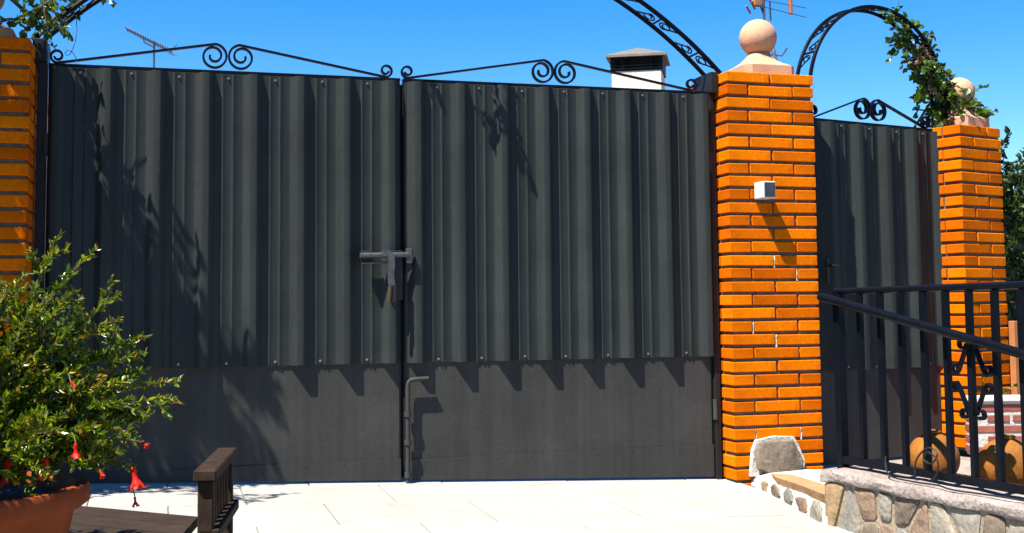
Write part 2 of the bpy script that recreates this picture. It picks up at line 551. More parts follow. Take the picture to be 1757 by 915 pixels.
# ball finials
def finial(label, x, y, z, rz, r=0.098, w=0.29):
    t = thing('ball_finial', label, 'finial', (x, y, z), rz, 'ball finials on the brick pillars')
    b = MB()
    prof = []
    hs_ = [0.0, 0.056, 0.060, 0.076, 0.096, 0.122, 0.138]
    ws_ = [w / 2, w / 2, w / 2 - 0.006, w / 2 - 0.032, 0.088, 0.064, 0.058]
    n = 24
    vs, fs = [], []
    for i, (hh, ww) in enumerate(zip(hs_, ws_)):
        rd = max(0.0, (i - 2) / 4.0)
        for k in range(n):
            a = 2 * math.pi * (k + 0.5) / n
            sq = 1.0 / max(abs(math.cos(a)), abs(math.sin(a)))
            rr = ww * (sq * (1 - min(rd, 1)) + min(rd, 1))
            vs.append((rr * math.cos(a), rr * math.sin(a), hh))
    for i in range(len(hs_) - 1):
        for k in range(n):
            k2 = (k + 1) % n
            fs.append((i * n + k, i * n + k2, (i + 1) * n + k2, (i + 1) * n + k))
    fs.append(tuple(range(n)))
    fs.append(tuple((len(hs_) - 1) * n + k for k in range(n)))
    b.add(vs, fs)
    b.build('plinth', M['cast'], t, smooth=True)
    s = MB()
    zc = 0.138 + r * 0.90
    prof = [(r * math.sin(math.pi * i / 24), zc - r * math.cos(math.pi * i / 24)) for i in range(25)]
    s.lathe(prof, n=40)
    s.build('ball', M['cast'], t, smooth='all')
    return t
finial('whole peach stone ball on flared plinth, on top of the middle brick pillar', 1.915, 0.07, 1.997, 0)
finial('peach stone ball half hidden by rose leaves on the right brick pillar', 3.135 + 0.235 * math.cos(ROT_R) - 0.1825 * math.sin(ROT_R), 0.07 + 0.1825 * math.sin(ROT_R) + 0.1825 * math.cos(ROT_R), 1.808, ROT_R, 0.088, 0.25)
finial('stone ball cut off by the top left corner, on the shaded pillar', -1.86, -0.02, 1.969, 0)

# ------------------------------------------------------------------ corrugated gates
def sheet_profile(x0, x1, first, pitch, depth=0.035):
    """points (x, y) of a trapezoid-rib sheet between x0 and x1; ribs stand out towards -y"""
    pts = []
    k = int(math.floor((x0 - first) / pitch)) - 1
    x = first + k * pitch
    while x < x1 + pitch:
        for dx, dy in ((0.0, 0.0), (0.003, -0.002), (0.028, -depth), (0.031, -depth - .001), (0.058, -depth - .001), (0.061, -depth), (0.086, -0.002), (0.089, 0.0),
                       (0.114, 0.0), (0.1195, -0.0046), (0.1225, -0.0047), (0.129, 0.0), (0.160, 0.0), (0.1655, -0.0046), (0.1685, -0.0047), (0.175, 0.0), (pitch - 0.004, 0.0)):
            pts.append((x + dx, dy))
        x += pitch
    out = []
    for i, p in enumerate(pts):
        if x0 <= p[0] <= x1:
            out.append(p)
    def yat(xx):
        for a, b in zip(pts, pts[1:]):
            if a[0] <= xx <= b[0]:
                f = (xx - a[0]) / max(1e-9, b[0] - a[0])
                return a[1] + f * (b[1] - a[1])
        return 0.0
    return [(x0, yat(x0))] + out + [(x1, yat(x1))]

def add_sheet(name, parent, prof, z0, z1, th=0.0012, wob=0.0):
    b = MB()
    n = len(prof)
    lv = [z0 + (z1 - z0) * i / 8 for i in range(9)]
    vs = []
    for zi, z in enumerate(lv):
        for x, y in prof:
            w = wob * (math.sin(x * 5.1 + zi * 0.9) + math.sin(x * 2.3 - zi * 1.7))
            vs.append((x + w * 0.5, y + w * 0.5 - (0.0008 if zi == 0 else 0), z + (rnd.uniform(-.0012, .0012) if zi == 0 else 0)))
    L = len(lv)
    for x, y, z in list(vs):
        vs.append((x, y + th, z))
    fs = []
    o2 = L * n
    for j in range(L - 1):
        for i in range(n - 1):
            a = j * n + i
            fs.append((a, a + 1, a + n + 1, a + n))
            fs.append((o2 + a, o2 + a + n, o2 + a + n + 1, o2 + a + 1))
    for i in range(n - 1):
        fs.append((i, o2 + i, o2 + i + 1, i + 1))
        a = (L - 1) * n + i
        fs.append((a, a + 1, o2 + a + 1, o2 + a))
    for j in range(L - 1):
        a, c = j * n, j * n + n - 1
        fs.append((a, a + n, o2 + a + n, o2 + a))
        fs.append((c, o2 + c, o2 + c + n, c + n))
    b.add(vs, fs)
    return b.build(name, M['sheet'], parent, smooth=True)

def spiral(cx, cz, a0, turns, r0, r1, n=40, sgn=-1):
    return [(cx + (r0 + (r1 - r0) * i / n) * math.cos(a0 + sgn * 2 * math.pi * turns * i / n),
             cz + (r0 + (r1 - r0) * i / n) * math.sin(a0 + sgn * 2 * math.pi * turns * i / n)) for i in range(n + 1)]

def crest(parent, xl, xr, z0, h, rs, rc, y=0.02, w=0.020, t=0.0095, name='scroll_bar'):
    """two mirrored scrolled bars that lean together over the middle of a leaf"""
    xc = (xl + xr) / 2
    for side in (1, -1):
        curl = spiral(xl + rc, z0 + rc + t / 2, -math.pi / 2, 1.22, rc, rc * 0.42, 26, -1)[::-1]
        R0 = rs
        sc = spiral(xc - R0 - t / 2, z0 + h - R0, math.pi / 2 - 0.12, 0.47, R0, R0 * 0.97, 16, -1)
        sc2 = spiral(xc - R0 - t / 2 - 0.001, z0 + h - R0, math.pi / 2 - 0.12 - 0.47 * 2 * math.pi, 1.3, R0 * 0.97, R0 * 0.3, 40, -1)[1:]
        # the lower turn is a smaller circle resting on the rail
        path = curl + [(xl + rc + (sc[0][0] - xl - rc) * f, z0 + t / 2 + (sc[0][1] - z0 - t / 2) * f) for f in (0.03, 0.25, 0.5, 0.75, 0.93)] + sc + sc2
        if side < 0:
            path = [(2 * xc - a, b_) for a, b_ in path]
        MB().bar([(a, y, b_) for a, b_ in path], (0, 1, 0), w, t).build(name, M['iron'], parent, smooth=True)

def hexhead(mb, x, y, z, r=0.0055, d=0.006):
    mb.lathe([(0.0, -d), (r * 0.9, -d), (r, -d * 0.5), (r, 0), (r * 1.9, 0.0), (r * 1.9, 0.0016)], (x, y, z), 6, axis=(0, 1, 0))

def screw_row(parent, xs_, y, z):
    for x in xs_:
        b = MB()
        # head stands off the sheet towards the front
        b.lathe([(0.0001, 0.007), (0.0036, 0.007), (0.0042, 0.005), (0.0042, 0.0015), (0.0062, 0.0015), (0.0062, 0.0)], (x, y, z + rnd.uniform(-.003, .003)), 7, axis=(0, -1, 0))
        b.build('screw', M['screw'], parent)

def slope_bottom(x):
    return -0.037 * x + 0.024

ZS, ZT = 0.566, 1.896
PIT = 0.2125
def leaf(name, label, xl, xr, first, hinge_x):
    t = thing(name, label, 'gate', (xl, 0, ground_z(xl, 0)), 0, 'leaves of the wide driveway gate')
    prof = sheet_profile(xl + 0.006, xr - 0.006, first, PIT)
    add_sheet('corrugated_sheet', t, [(x - xl, y) for x, y in prof], ZS - ground_z(xl, 0), ZT - ground_z(xl, 0), wob=0.0007)
    def bx(nm, lo, hi, mt_=M['frame']):
        b = MB()
        b.bevbox(lo, hi, 0.0025)
        return b.build(nm, mt_, t, world=True)
    # lower steel plate with a welded kick plate that follows the sloping ground
    b = MB()
    b.prism([(xl + 0.01, slope_bottom(xl) + 0.002), (xr - 0.01, slope_bottom(xr) + 0.002), (xr - 0.01, 0.62), (xl + 0.01, 0.62)], 0.006, 0.009, 'y')
    b.build('lower_plate', M['plate'], t, world=True)
    b = MB()
    b.prism([(xl + 0.004, slope_bottom(xl)), (xr - 0.004, slope_bottom(xr)), (xr - 0.004, 0.124), (xl + 0.004, 0.118)], 0.001, 0.0045, 'y')
    b.build('kick_plate', M['plate'], t, world=True)
    for q in range(9):
        xx = xl + 0.1 + q * (xr - xl - 0.2) / 8
        d = MB()
        d.lathe([(0.0001, 0.0022), (0.0025, 0.0018), (0.004, 0.0)], (xx, 0.001, 0.108), 7, axis=(0, -1, 0))
        d.build('rivet', M['plate'], t, world=True)
    bx('top_rail', (xl, 0.002, 1.8985), (xr, 0.04, 1.914), M['iron'])
    bx('stile', (xl, 0.0105, slope_bottom(xl) + 0.004), (xl + 0.036, 0.045, 1.898))
    bx('stile', (xr - 0.036, 0.0105, slope_bottom(xr) + 0.004), (xr, 0.045, 1.898))
    bx('cross_rail', (xl + 0.037, 0.0105, 0.585), (xr - 0.037, 0.045, 0.62))
    vall = []
    k = -12
    while k < 12:
        xv = first + k * PIT + 0.1445
        if xl + 0.03 < xv < xr - 0.03:
            vall.append(xv)
        k += 1
    scr = thing  # screws sit in the flat of each valley
    for z in (ZS + 0.016, ZT - 0.018):
        for x in vall:
            b = MB()
            b.lathe([(0.0001, 0.007), (0.0036, 0.007), (0.0042, 0.005), (0.0042, 0.0015), (0.0062, 0.0015), (0.0062, 0.0)],
                    (x + rnd.uniform(-.006, .006), -0.0005, z + rnd.uniform(-.003, .003)), 7, axis=(0, -1, 0))
            b.build('screw', M['screw'], t, world=True)
    for z in (0.30, 1.55):
        h = MB()
        h.tube([(hinge_x, -0.006, z - 0.05), (hinge_x, -0.006, z + 0.05)], 0.013, 10)
        h.build('hinge', M['plate'], t, world=True, smooth=True)
    return t

lf = leaf('gate_leaf', 'left corrugated dark grey gate leaf with the latch lever, mottled by shadows', -1.582, -0.010, -0.104, -1.588)
rf = leaf('gate_leaf', 'right corrugated dark grey gate leaf with the floor bolt, beside the middle brick pillar', 0.002, 1.582, 0.022, 1.588)

def crest_on(parent, xl, xr):
    px, pz = parent.location.x, parent.location.z
    crest(parent, xl - px, xr - px, 1.914 - pz, 0.124, 0.056, 0.031)
crest_on(lf, -1.578, -0.046)
crest_on(rf, -0.004, 1.532)

# latch on the left leaf: keeper plates, sliding bar and a hanging lever
def wb(nm, mb, mt_, parent, smooth=False):
    return mb.build(nm, mt_, parent, world=True, smooth=smooth)
lt = MB().bevbox((-0.208, -0.052, 1.038), (-0.155, -0.036, 1.088), 0.003)
lt = wb('latch_keeper', lt, M['frame'], lf)
wb('latch_bar', MB().tube([(-0.215, -0.062, 1.066), (0.012, -0.062, 1.070)], 0.0125, 12), M['steel'], lf, True)
wb('latch_bar', MB().tube([(-0.205, -0.055, 1.032), (-0.085, -0.055, 1.034)], 0.006, 10), M['steel'], lf, True)
lev = [(-0.115, 1.075), (-0.095, 1.078), (-0.08, 1.07), (-0.072, 1.05), (-0.071, 1.02), (-0.075, 0.985), (-0.073, 0.95), (-0.070, 0.925)]
lv_o = wb('latch_lever', MB().bar([(x, -0.083, z) for x, z in lev], (0, 1, 0), 0.012, 0.030), M['steel'], lf, True)
wb('lever_tip', MB().bar([(-0.068, -0.083, 0.93), (-0.062, -0.083, 0.89), (-0.06, -0.083, 0.85)], (0, 1, 0), 0.010, 0.018), M['frame'], lf)
wb('lock_cylinder', MB().tube([(-0.078, -0.083, 0.922), (-0.084, -0.084, 0.85)], 0.011, 10), M['brass'], lf, True)
wb('latch_plate', MB().bevbox((-0.075, -0.050, 0.86), (-0.012, -0.0405, 1.09), 0.002), M['frame'], lf)
# strike and cover strip on the right leaf
wb('strike_plate', MB().bevbox((0.002, -0.066, 1.03), (0.030, -0.050, 1.098), 0.003), M['steel'], rf)
wb('strike_bracket', MB().prism([(0.004, 0.98), (0.030, 1.00), (0.036, 1.09), (0.004, 1.10)], -0.049, -0.0375, 'y'), M['frame'], rf)
# strip behind the meeting edges
wb('meeting_strip', MB().bevbox((-0.03, 0.0465, 0.03), (0.03, 0.0515, 1.89), 0.001), M['frame'], rf)
# floor bolt
fb = [(0.014, -0.026, -0.02), (0.014, -0.026, 0.455), (0.017, -0.027, 0.475), (0.028, -0.029, 0.487), (0.05, -0.03, 0.490), (0.112, -0.03, 0.492)]
wb('floor_bolt', MB().tube(fb, 0.0105, 12), M['plate'], rf, True)
for z in (0.05, 0.20, 0.33):
    wb('bolt_guide', MB().tube([(0.014, -0.026, z - 0.012), (0.014, -0.026, z + 0.012)], 0.0165, 12), M['plate'], rf, True)

# ------------------------------------------------------------------ wide arch over the gate
arch = thing('wrought_iron_arch', 'wide black wrought iron arch rising out of frame over the big gate', 'arch', (0, 0.0, 0))
AR, ACZ = 2.30, 2.007 - 1.604
AH = math.asin(1.6485 / AR)
def arc_pt(u, v):
    return (AR * math.sin(u) , v, ACZ + AR * math.cos(u))
Y0A, Y1A = -0.02, 0.133
for yy in (Y0A, Y1A):
    MB().tube([arc_pt(-AH + 2 * AH * i / 70, yy) for i in range(71)], 0.0125, 8).build('rail', M['iron'], arch, smooth=True)
for sx in (-1, 1):
    xa, xb = (-1.626, -1.586) if sx < 0 else (1.586, 1.616)
    b = MB()
    b.bevbox((xa, -0.012, -0.1), (xb, 0.06, 2.0), 0.003)
    b.build('post', M['frame'], arch)
    b = MB()
    b.bevbox((1.583, -0.045, 1.90) if sx > 0 else (-1.645, -0.045, 1.915), (1.624, 0.16, 2.008) if sx > 0 else (-1.587, 0.16, 2.012), 0.003)
    b.build('bracket', M['frame'], arch)
def arch_ornament(parent, pt, u0, u1, n, wd, rad=0.0042):
    """cross bars with two curls each, and a thin diagonal to the next; pt(u, v) with v in metres across the band"""
    du = (u1 - u0) / n
    L = (V(pt(u0 + 0.001, 0)) - V(pt(u0, 0))).length / 0.001     # metres per unit u
    for i in range(n):
        uc = u0 + (i + 0.5) * du
        MB().tube([pt(uc, 0.0), pt(uc, wd)], 0.006, 6).build('cross_bar', M['iron'], parent, smooth=True)
        for s in (1, -1):
            ra = wd * 0.25
            cu, cv = s * (ra + 0.012), wd * (0.42 if s > 0 else 0.58)
            sp = [(cu + (ra - ra * 0.55 * k / 26) * math.cos(math.pi * (0.5 if s > 0 else -0.5) + s * 2 * math.pi * 1.3 * k / 26) * s,
                   cv + (ra - ra * 0.55 * k / 26) * math.sin(math.pi * (0.5 if s > 0 else -0.5) + s * 2 * math.pi * 1.3 * k / 26)) for k in range(27)]
            start = [(s * du * L * 0.48, wd * (0.05 if s > 0 else 0.95)), (s * du * L * 0.32, wd * (0.35 if s > 0 else 0.65))]
            pth = start + sp
            MB().tube([pt(uc + a / L, b_) for a, b_ in pth], rad, 6).build('scroll', M['iron'], parent, smooth=True)
arch_ornament(arch, lambda u, v: arc_pt(u, Y0A + v), -AH + 0.01, AH - 0.01, 14, Y1A - Y0A)

# hanging tie wire with a loop
w = [(-1.475, 0.07, 2.15), (-1.470, 0.06, 2.08), (-1.474, 0.05, 2.03), (-1.487, 0.05, 1.985), (-1.500, 0.045, 1.962), (-1.512, 0.04, 1.957), (-1.517, 0.035, 1.966), (-1.508, 0.03, 1.980),
     (-1.495, 0.03, 1.978), (-1.482, 0.02, 1.966), (-1.470, 0.015, 1.945), (-1.467, 0.01, 1.925), (-1.468, 0.005, 1.905)]
tag(MB().tube(w, 0.0016, 6).build('tie_wire', M['alu'], smooth=True), 'thin looped wire hanging from the wide arch onto the left gate leaf', 'wire')

# ------------------------------------------------------------------ narrow gate and its arch
SG = R(14)
sgd, sgn_ = V((math.cos(SG), math.sin(SG), 0)), V((-math.sin(SG), math.cos(SG), 0))
sg = thing('narrow_gate', 'narrow corrugated grey gate between the middle and right brick pillars', 'gate', (2.12, 0.0, 0.0), SG)
prof = sheet_profile(0.035, 1.05, 0.345, 0.2085)
add_sheet('corrugated_sheet', sg, prof, 0.472, 1.785, wob=0.0012)
MB().bevbox((0.035, 0.006, -0.005), (1.05, 0.009, 0.52), 0.001).build('lower_plate', M['plate'], sg)
MB().bevbox((0.025, 0.002, 1.787), (1.058, 0.04, 1.803), 0.002).build('top_rail', M['iron'], sg)
for x in (0.022, 1.025):
    MB().bevbox((x, 0.0105, -0.01), (x + 0.034, 0.045, 1.786), 0.002).build('stile', M['frame'], sg)
MB().bevbox((0.058, 0.0105, 0.48), (1.024, 0.04, 0.515), 0.002).build('cross_rail', M['frame'], sg)
screw_row(sg, [0.345 - 0.2085 * 2 + 0.1445 + 0.2085 * k for k in range(5)], -0.0005, 0.488)
screw_row(sg, [0.345 - 0.2085 * 2 + 0.1445 + 0.2085 * k for k in range(5)], -0.0005, 1.768)
crest(sg, 0.06, 0.985, 1.803, 0.135, 0.058, 0.036, y=0.018, w=0.024, t=0.007)
for z in (0.35, 1.4):
    MB().tube([(1.062, -0.008, z - 0.05), (1.062, -0.008, z + 0.05)], 0.012, 10).build('hinge', M['frame'], sg, smooth=True)
MB().bevbox((0.10, -0.05, 0.93), (0.125, -0.037, 1.06), 0.003).build('handle_plate', M['frame'], sg)
MB().tube([(0.112, -0.05, 1.02), (0.112, -0.085, 1.02), (0.15, -0.088, 1.018)], 0.006, 8).build('handle', M['frame'], sg, smooth=True)

sa = thing('wrought_iron_arch', 'small black round arch over the narrow gate, overgrown by roses on its right', 'arch', (2.12, 0, 0), SG)
def sarc(u, off):
    """u 0..1 along the arch, legs included"""
    r, cs, cz = 0.527, 0.588, 1.925
    legl, legr = 0.0, 0.14
    a = math.pi * 0.96 - u * math.pi * 1.0
    x, z = cs + r * math.cos(a), cz + r * math.sin(a)
    return (x, off, z)
for off in (0.0, 0.10):
    pts = [sarc(i / 50, off) for i in range(51)]
    pts = [(pts[0][0] - 0.003, off, 1.995)] + pts[1:] + [(pts[-1][0] + 0.002, off, 1.80)]
    if pts[1][2] < 1.995:
        pts = pts[:1] + [p for p in pts[1:] if p[2] > 1.995 or p[0] > 0.5]
    MB().tube(pts, 0.0105, 8).build('rail', M['iron'], sa, smooth=True)
arch_ornament(sa, lambda u, v: sarc(u, v), 0.05, 0.97, 8, 0.10, 0.0038)

# ------------------------------------------------------------------ sensor box on the middle pillar
bx_ = thing('wall_sensor_box', 'small white box with dark front panel on the middle brick pillar', 'sensor box', (1.80, -0.132, 1.39))
MB().bevbox((-0.034, -0.092, -0.041), (0.038, 0.0, 0.043), 0.004).build('housing', M['white'], bx_)
MB().bevbox((-0.024, -0.0945, -0.036), (0.0335, -0.091, 0.038), 0.001).build('front_panel', M['panel'], bx_)

# ------------------------------------------------------------------ landing, stone wall and bank
land = MB()
lp = [(1.70, -1.22), (1.86, -2.8), (6.0, -2.8), (6.0, 1.6), (2.13, 1.6), (2.13, -0.02), (2.125, -0.135), (2.0, -0.135)]
land.prism(lp, -0.30, -0.02, 'z')
tag(land.build('landing', M['concrete']), kind='structure')

def clip(poly, px, py, nx, ny):
    out = []
    for i in range(len(poly)):
        a, b = poly[i], poly[(i + 1) % len(poly)]
        da, db = (a[0] - px) * nx + (a[1] - py) * ny, (b[0] - px) * nx + (b[1] - py) * ny
        if da <= 0:
            out.append(a)
        if (da < 0 < db) or (db < 0 < da):
            f = da / (da - db)
            out.append((a[0] + (b[0] - a[0]) * f, a[1] + (b[1] - a[1]) * f))
    return out
def cells(seeds, w, h, sx, gap):
    """Voronoi cells of seeds in a w x h panel, with x stretched by sx, each drawn in by a mortar gap"""
    res = []
    for i, (ax_, ay_) in enumerate(seeds):
        poly = [(0.0, 0.0), (w * sx, 0.0), (w * sx, h), (0.0, h)]
        for j, (bx2, by2) in enumerate(seeds):
            if i == j:
                continue
            dx, dy = (bx2 - ax_) * sx, by2 - ay_
            L = math.hypot(dx, dy)
            nx, ny = dx / L, dy / L
            poly = clip(poly, ax_ * sx + dx / 2 - nx * gap, ay_ + dy / 2 - ny * gap, nx, ny)
            if len(poly) < 3:
                break
        if len(poly) >= 3:
            res.append([(x / sx, y) for x, y in poly])
    return res

def rounded(poly, rr):
    out = []
    n = len(poly)
    for i in range(n):
        p0, p, p1 = V((*poly[i - 1], 0)), V((*poly[i], 0)), V((*poly[(i + 1) % n], 0))
        a, b = (p0 - p), (p1 - p)
        la, lb = min(rr, a.length * 0.35), min(rr, b.length * 0.35)
        out.append((p + a.normalized() * la)[:2])
        out.append((p + b.normalized() * lb)[:2])
    return [(x + rnd.uniform(-.0015, .0015), y + rnd.uniform(-.0015, .0015)) for x, y in out]

def stone_mesh(poly, thick, dome=0.006):
    """flat stone with a softened edge; local x,z in the panel, front towards -y"""
    mb = MB()
    n = len(poly)
    cx, cy = sum(p[0] for p in poly) / n, sum(p[1] for p in poly) / n
    vs = []
    for f, d in ((1.0, 0.0), (1.0, -thick * 0.6), (0.93, -thick), (0.55, -thick - dome * rnd.uniform(.3, 1))):
        for x, y in poly:
            vs.append((cx + (x - cx) * f, d + (rnd.uniform(-.0025, .0025) if d else 0), cy + (y - cy) * f))
    vs.append((cx, -thick - dome * rnd.uniform(0.2, 1), cy))
    fs = []
    for k in range(3):
        for i in range(n):
            j = (i + 1) % n
            fs.append((k * n + i, k * n + j, (k + 1) * n + j, (k + 1) * n + i))
    for i in range(n):
        fs.append((3 * n + i, 3 * n + (i + 1) % n, 4 * n))
    mb.add(vs, fs)
    return mb

# wall: local x runs from the corner towards the camera, local -y faces the driveway
WA = math.atan2(-1.06, 0.124)
wall = thing('stone_wall', 'low crazy stone wall with rough concrete top under the black railing', 'wall', (1.497, -1.19, -0.12), WA)
WL = 1.75
wm = MB()
nx_ = 36
vs, fs = [], []
secp = [(0.0, 0.0), (0.0, 0.24), (0.26, 0.24), (0.26, 0.0)]
wm.box((0.0, 0.012, -0.1), (WL, 0.26, 0.232))
MB().bevbox((0.06, 0.261, -0.1), (WL, 0.52, 0.226), 0.006).build('ledge', M['concrete'], wall)
wm.build('mortar_core', M['joint'], wall)
# coping: a lumpy slab of concrete
cp = MB()
nu, sec = 60, [(-0.004, 0.228), (-0.010, 0.240), (-0.008, 0.263), (0.002, 0.274), (0.06, 0.279), (0.14, 0.281), (0.22, 0.278), (0.275, 0.272), (0.28, 0.225)]
vs = []
for i in range(nu + 1):
    u = -0.015 + (WL + 0.015) * i / nu
    for k, (y, z) in enumerate(sec):
        a = 0.0028 * (math.sin(u * 9 + 0.5 * k) + math.sin(u * 23 + 0.7 * k)) + rnd.uniform(-.0012, .0012)
        vs.append((u + rnd.uniform(-.002, .002), y + a * (0.9 if k < 3 else 0.4), z + a * 0.7 - (0.012 * math.exp(-((u - 0.0) / 0.03) ** 2))))
ns = len(sec)
fs = [(i * ns + k, (i + 1) * ns + k, (i + 1) * ns + (k + 1) % ns, i * ns + (k + 1) % ns) for i in range(nu) for k in range(ns)]
fs += [tuple(range(ns)), tuple(nu * ns + k for k in range(ns))]
cp.add(vs, fs).build('coping', M['concrete'], wall, smooth=True)
rs2 = random.Random(21)
seeds = []
x = 0.035
while x < WL:
    if rs2.random() < 0.55:
        seeds.append((x, 0.12 + rs2.uniform(-.05, .05)))
    else:
        seeds.append((x + rs2.uniform(-.01, .01), 0.06 + rs2.uniform(-.015, .015)))
        seeds.append((x + rs2.uniform(-.02, .02), 0.165 + rs2.uniform(-.02, .02)))
    x += rs2.uniform(0.06, 0.15)
smats = ['stone_grey', 'stone_grey', 'stone_taupe', 'stone_ochre', 'stone_brown', 'stone_taupe']
for i, poly in enumerate(cells(seeds, WL, 0.222, 1.0, 0.0095)):
    mb = stone_mesh(rounded(poly, 0.012), 0.004 + rs2.uniform(0, .006), 0.004)
    mb.v = [(a, b + 0.0125, c) for a, b, c in mb.v]
    mb.build('stone', M[smats[rs2.randrange(6)]], wall, smooth=True)
# end face of the wall towards the gate
for poly in cells([(0.06, 0.06), (0.17, 0.12), (0.09, 0.18)], 0.25, 0.222, 1.0, 0.008):
    mb = stone_mesh(rounded(poly, 0.016), 0.012)
    mb.v = [(b + 0.0, 0.265 - a, c) for a, b, c in mb.v]
    mb.build('stone', M['stone_grey'], wall, smooth=True)

# mortared bank of stones between the pillar foot and the wall
bank = thing('stone_bank', 'low white mortar bank with set stones at the foot of the middle pillar', 'stone edging', (1.62, -0.66, -0.07))
A0, A1 = V((1.715, -0.13, 0)), V((1.485, -1.21, 0))
dirb = (A1 - A0).normalized()
inn = V((-dirb.y, dirb.x, 0))             # to the right of the run, away from the drive
bm_ = MB()
prof_b = [(0.0, -0.03), (0.004, 0.05), (0.022, 0.085), (0.07, 0.115), (0.16, 0.125), (0.30, 0.13), (0.40, 0.13), (0.40, -0.1)]
nb = 26
vs = []
def bank_pt(s, wd, h):
    base = A0 + (A1 - A0) * s
    gz = -0.065 + (-0.095 + 0.065) * s
    q = base + inn * wd
    return V((q.x, q.y, gz + h))
for i in range(nb + 1):
    s = i / nb
    sc = 0.55 + 0.42 * s
    for k, (wd, h) in enumerate(prof_b):
        j = rnd.uniform(-.006, .006)
        hh = h * (sc if h > 0 else 1)
        p = bank_pt(s, wd + j, hh + j)
        vs.append(tuple(p))
npb = len(prof_b)
fs = [(i * npb + k, (i + 1) * npb + k, (i + 1) * npb + k + 1, i * npb + k + 1) for i in range(nb) for k in range(npb - 1)]
fs += [tuple(range(npb)), tuple(nb * npb + k for k in range(npb))]
bm_.add(vs, fs).build('mortar_bed', M['wmortar'], bank, world=True, smooth=True)
# mortar collar and large upright stone leaning on the pillar
col_poly = [(1.700, -0.02), (1.712, 0.10), (1.735, 0.155), (1.84, 0.172), (1.94, 0.165), (1.965, 0.12), (1.995, 0.05), (1.99, -0.02)]
MB().prism(col_poly, -0.160, -0.131, 'y').build('mortar_collar', M['wmortar'], bank, world=True)
big = [(1.722, 0.02), (1.718, 0.095), (1.745, 0.142), (1.84, 0.156), (1.925, 0.150), (1.95, 0.10), (1.975, 0.045), (1.955, 0.0), (1.88, -0.018), (1.79, -0.012)]
mb = stone_mesh([(x, z) for x, z in big], 0.026, 0.008)
mb.v = [(a, b - 0.158 - (0.15 - c) * 0.12, c) for a, b, c in mb.v]
mb.build('stone', M['stone_taupe'], bank, smooth=True, world=True)
# flat sandstone slab along the top of the bank
sl = MB()
sp = [(0.16, 0.05), (0.32, 0.02), (0.60, 0.035), (0.97, 0.03), (0.99, 0.12), (0.7, 0.15), (0.42, 0.14), (0.22, 0.13)]
top = [bank_pt(s, wd, 0.075 + 0.062 * s) for s, wd in sp]
bot = [bank_pt(s, wd + 0.01, 0.030 + 0.062 * s) for s, wd in sp]
n = len(sp)
sl.add(top + bot, [tuple(range(n)), tuple(range(2 * n - 1, n - 1, -1))] + [(i, (i + 1) % n, n + (i + 1) % n, n + i) for i in range(n)])
sl.build('stone', M['stone_sand'], bank, world=True)
for s, h, ww, hh, mm in ((0.20, 0.05, 0.055, 0.03, 'stone_ochre'), (0.36, 0.045, 0.065, 0.034, 'stone_taupe'), (0.53, 0.055, 0.075, 0.04, 'stone_grey'), (0.71, 0.05, 0.07, 0.045, 'stone_brown'), (0.89, 0.055, 0.075, 0.05, 'stone_grey')):
    poly = [(ww * math.cos((a + rs2.uniform(-.3, .3)) * math.pi / 3.5) * rs2.uniform(.7, 1.3), hh * math.sin((a + rs2.uniform(-.3, .3)) * math.pi / 3.5) * rs2.uniform(.75, 1.3)) for a in range(7)]
    mb = stone_mesh(poly, 0.010, 0.005)
    c0 = bank_pt(s, 0.004, h * (0.6 + 0.4 * s))
    mb.v = [tuple(c0 + dirb * a + inn * (b + 0.006) + V((0, 0, c))) for a, b, c in mb.v]
    mb.build('stone', M[mm], bank, world=True, smooth=True)

# ------------------------------------------------------------------ railing on the stone wall
RA, RB = V((1.583, -1.20, 0)), V((1.725, -2.42, 0))
rail = thing('iron_railing', 'black iron railing with diamond scroll ornament and sloping handrail on the stone wall', 'railing', (RA.x, RA.y, 0.16))
rd = (RB - RA).normalized()
RLEN = (RB - RA).length
rn = V((rd.y, -rd.x, 0))
if rn.x > 0:
    rn = -rn                                # points to the drive
def RP(s, z, o=0.0):
    q = RA + rd * s + rn * o
    return V((q.x, q.y, z))
def rbar(nm, a, b, w=0.024, mt_=M['iron']):
    a, b = V(a), V(b)
    mb = MB()
    mb.bar([a, b], rd if abs((b - a).normalized().z) > 0.7 else rn, w, w)
    return mb.build(nm, mt_, rail, world=True)
MB().tube([RP(-0.02, 0.872), RP(RLEN, 0.880)], 0.0135, 10).build('top_rail', M['iron'], rail, world=True, smooth=True)
MB().tube([RP(-0.06, 0.852, 0.045), RP(0.02, 0.838, 0.045), RP(RLEN, 0.608, 0.045)], 0.0175, 12).build('handrail', M['iron'], rail, world=True, smooth=True)
rbar('bottom_rail', RP(-0.02, 0.190), RP(RLEN, 0.192), 0.03)
MB().bar([RP(0.0, 0.15), RP(0.0, 0.865)], rd, 0.034, 0.034).build('post', M['iron'], rail, world=True)
for s in (0.134, 0.258, 0.379, 0.499, 0.618, 0.735, 0.857, 0.976, 1.096, 1.21):
    MB().bar([RP(s, 0.2055), RP(s, 0.864)], rd, 0.021, 0.021).build('baluster', M['iron'], rail, world=True)
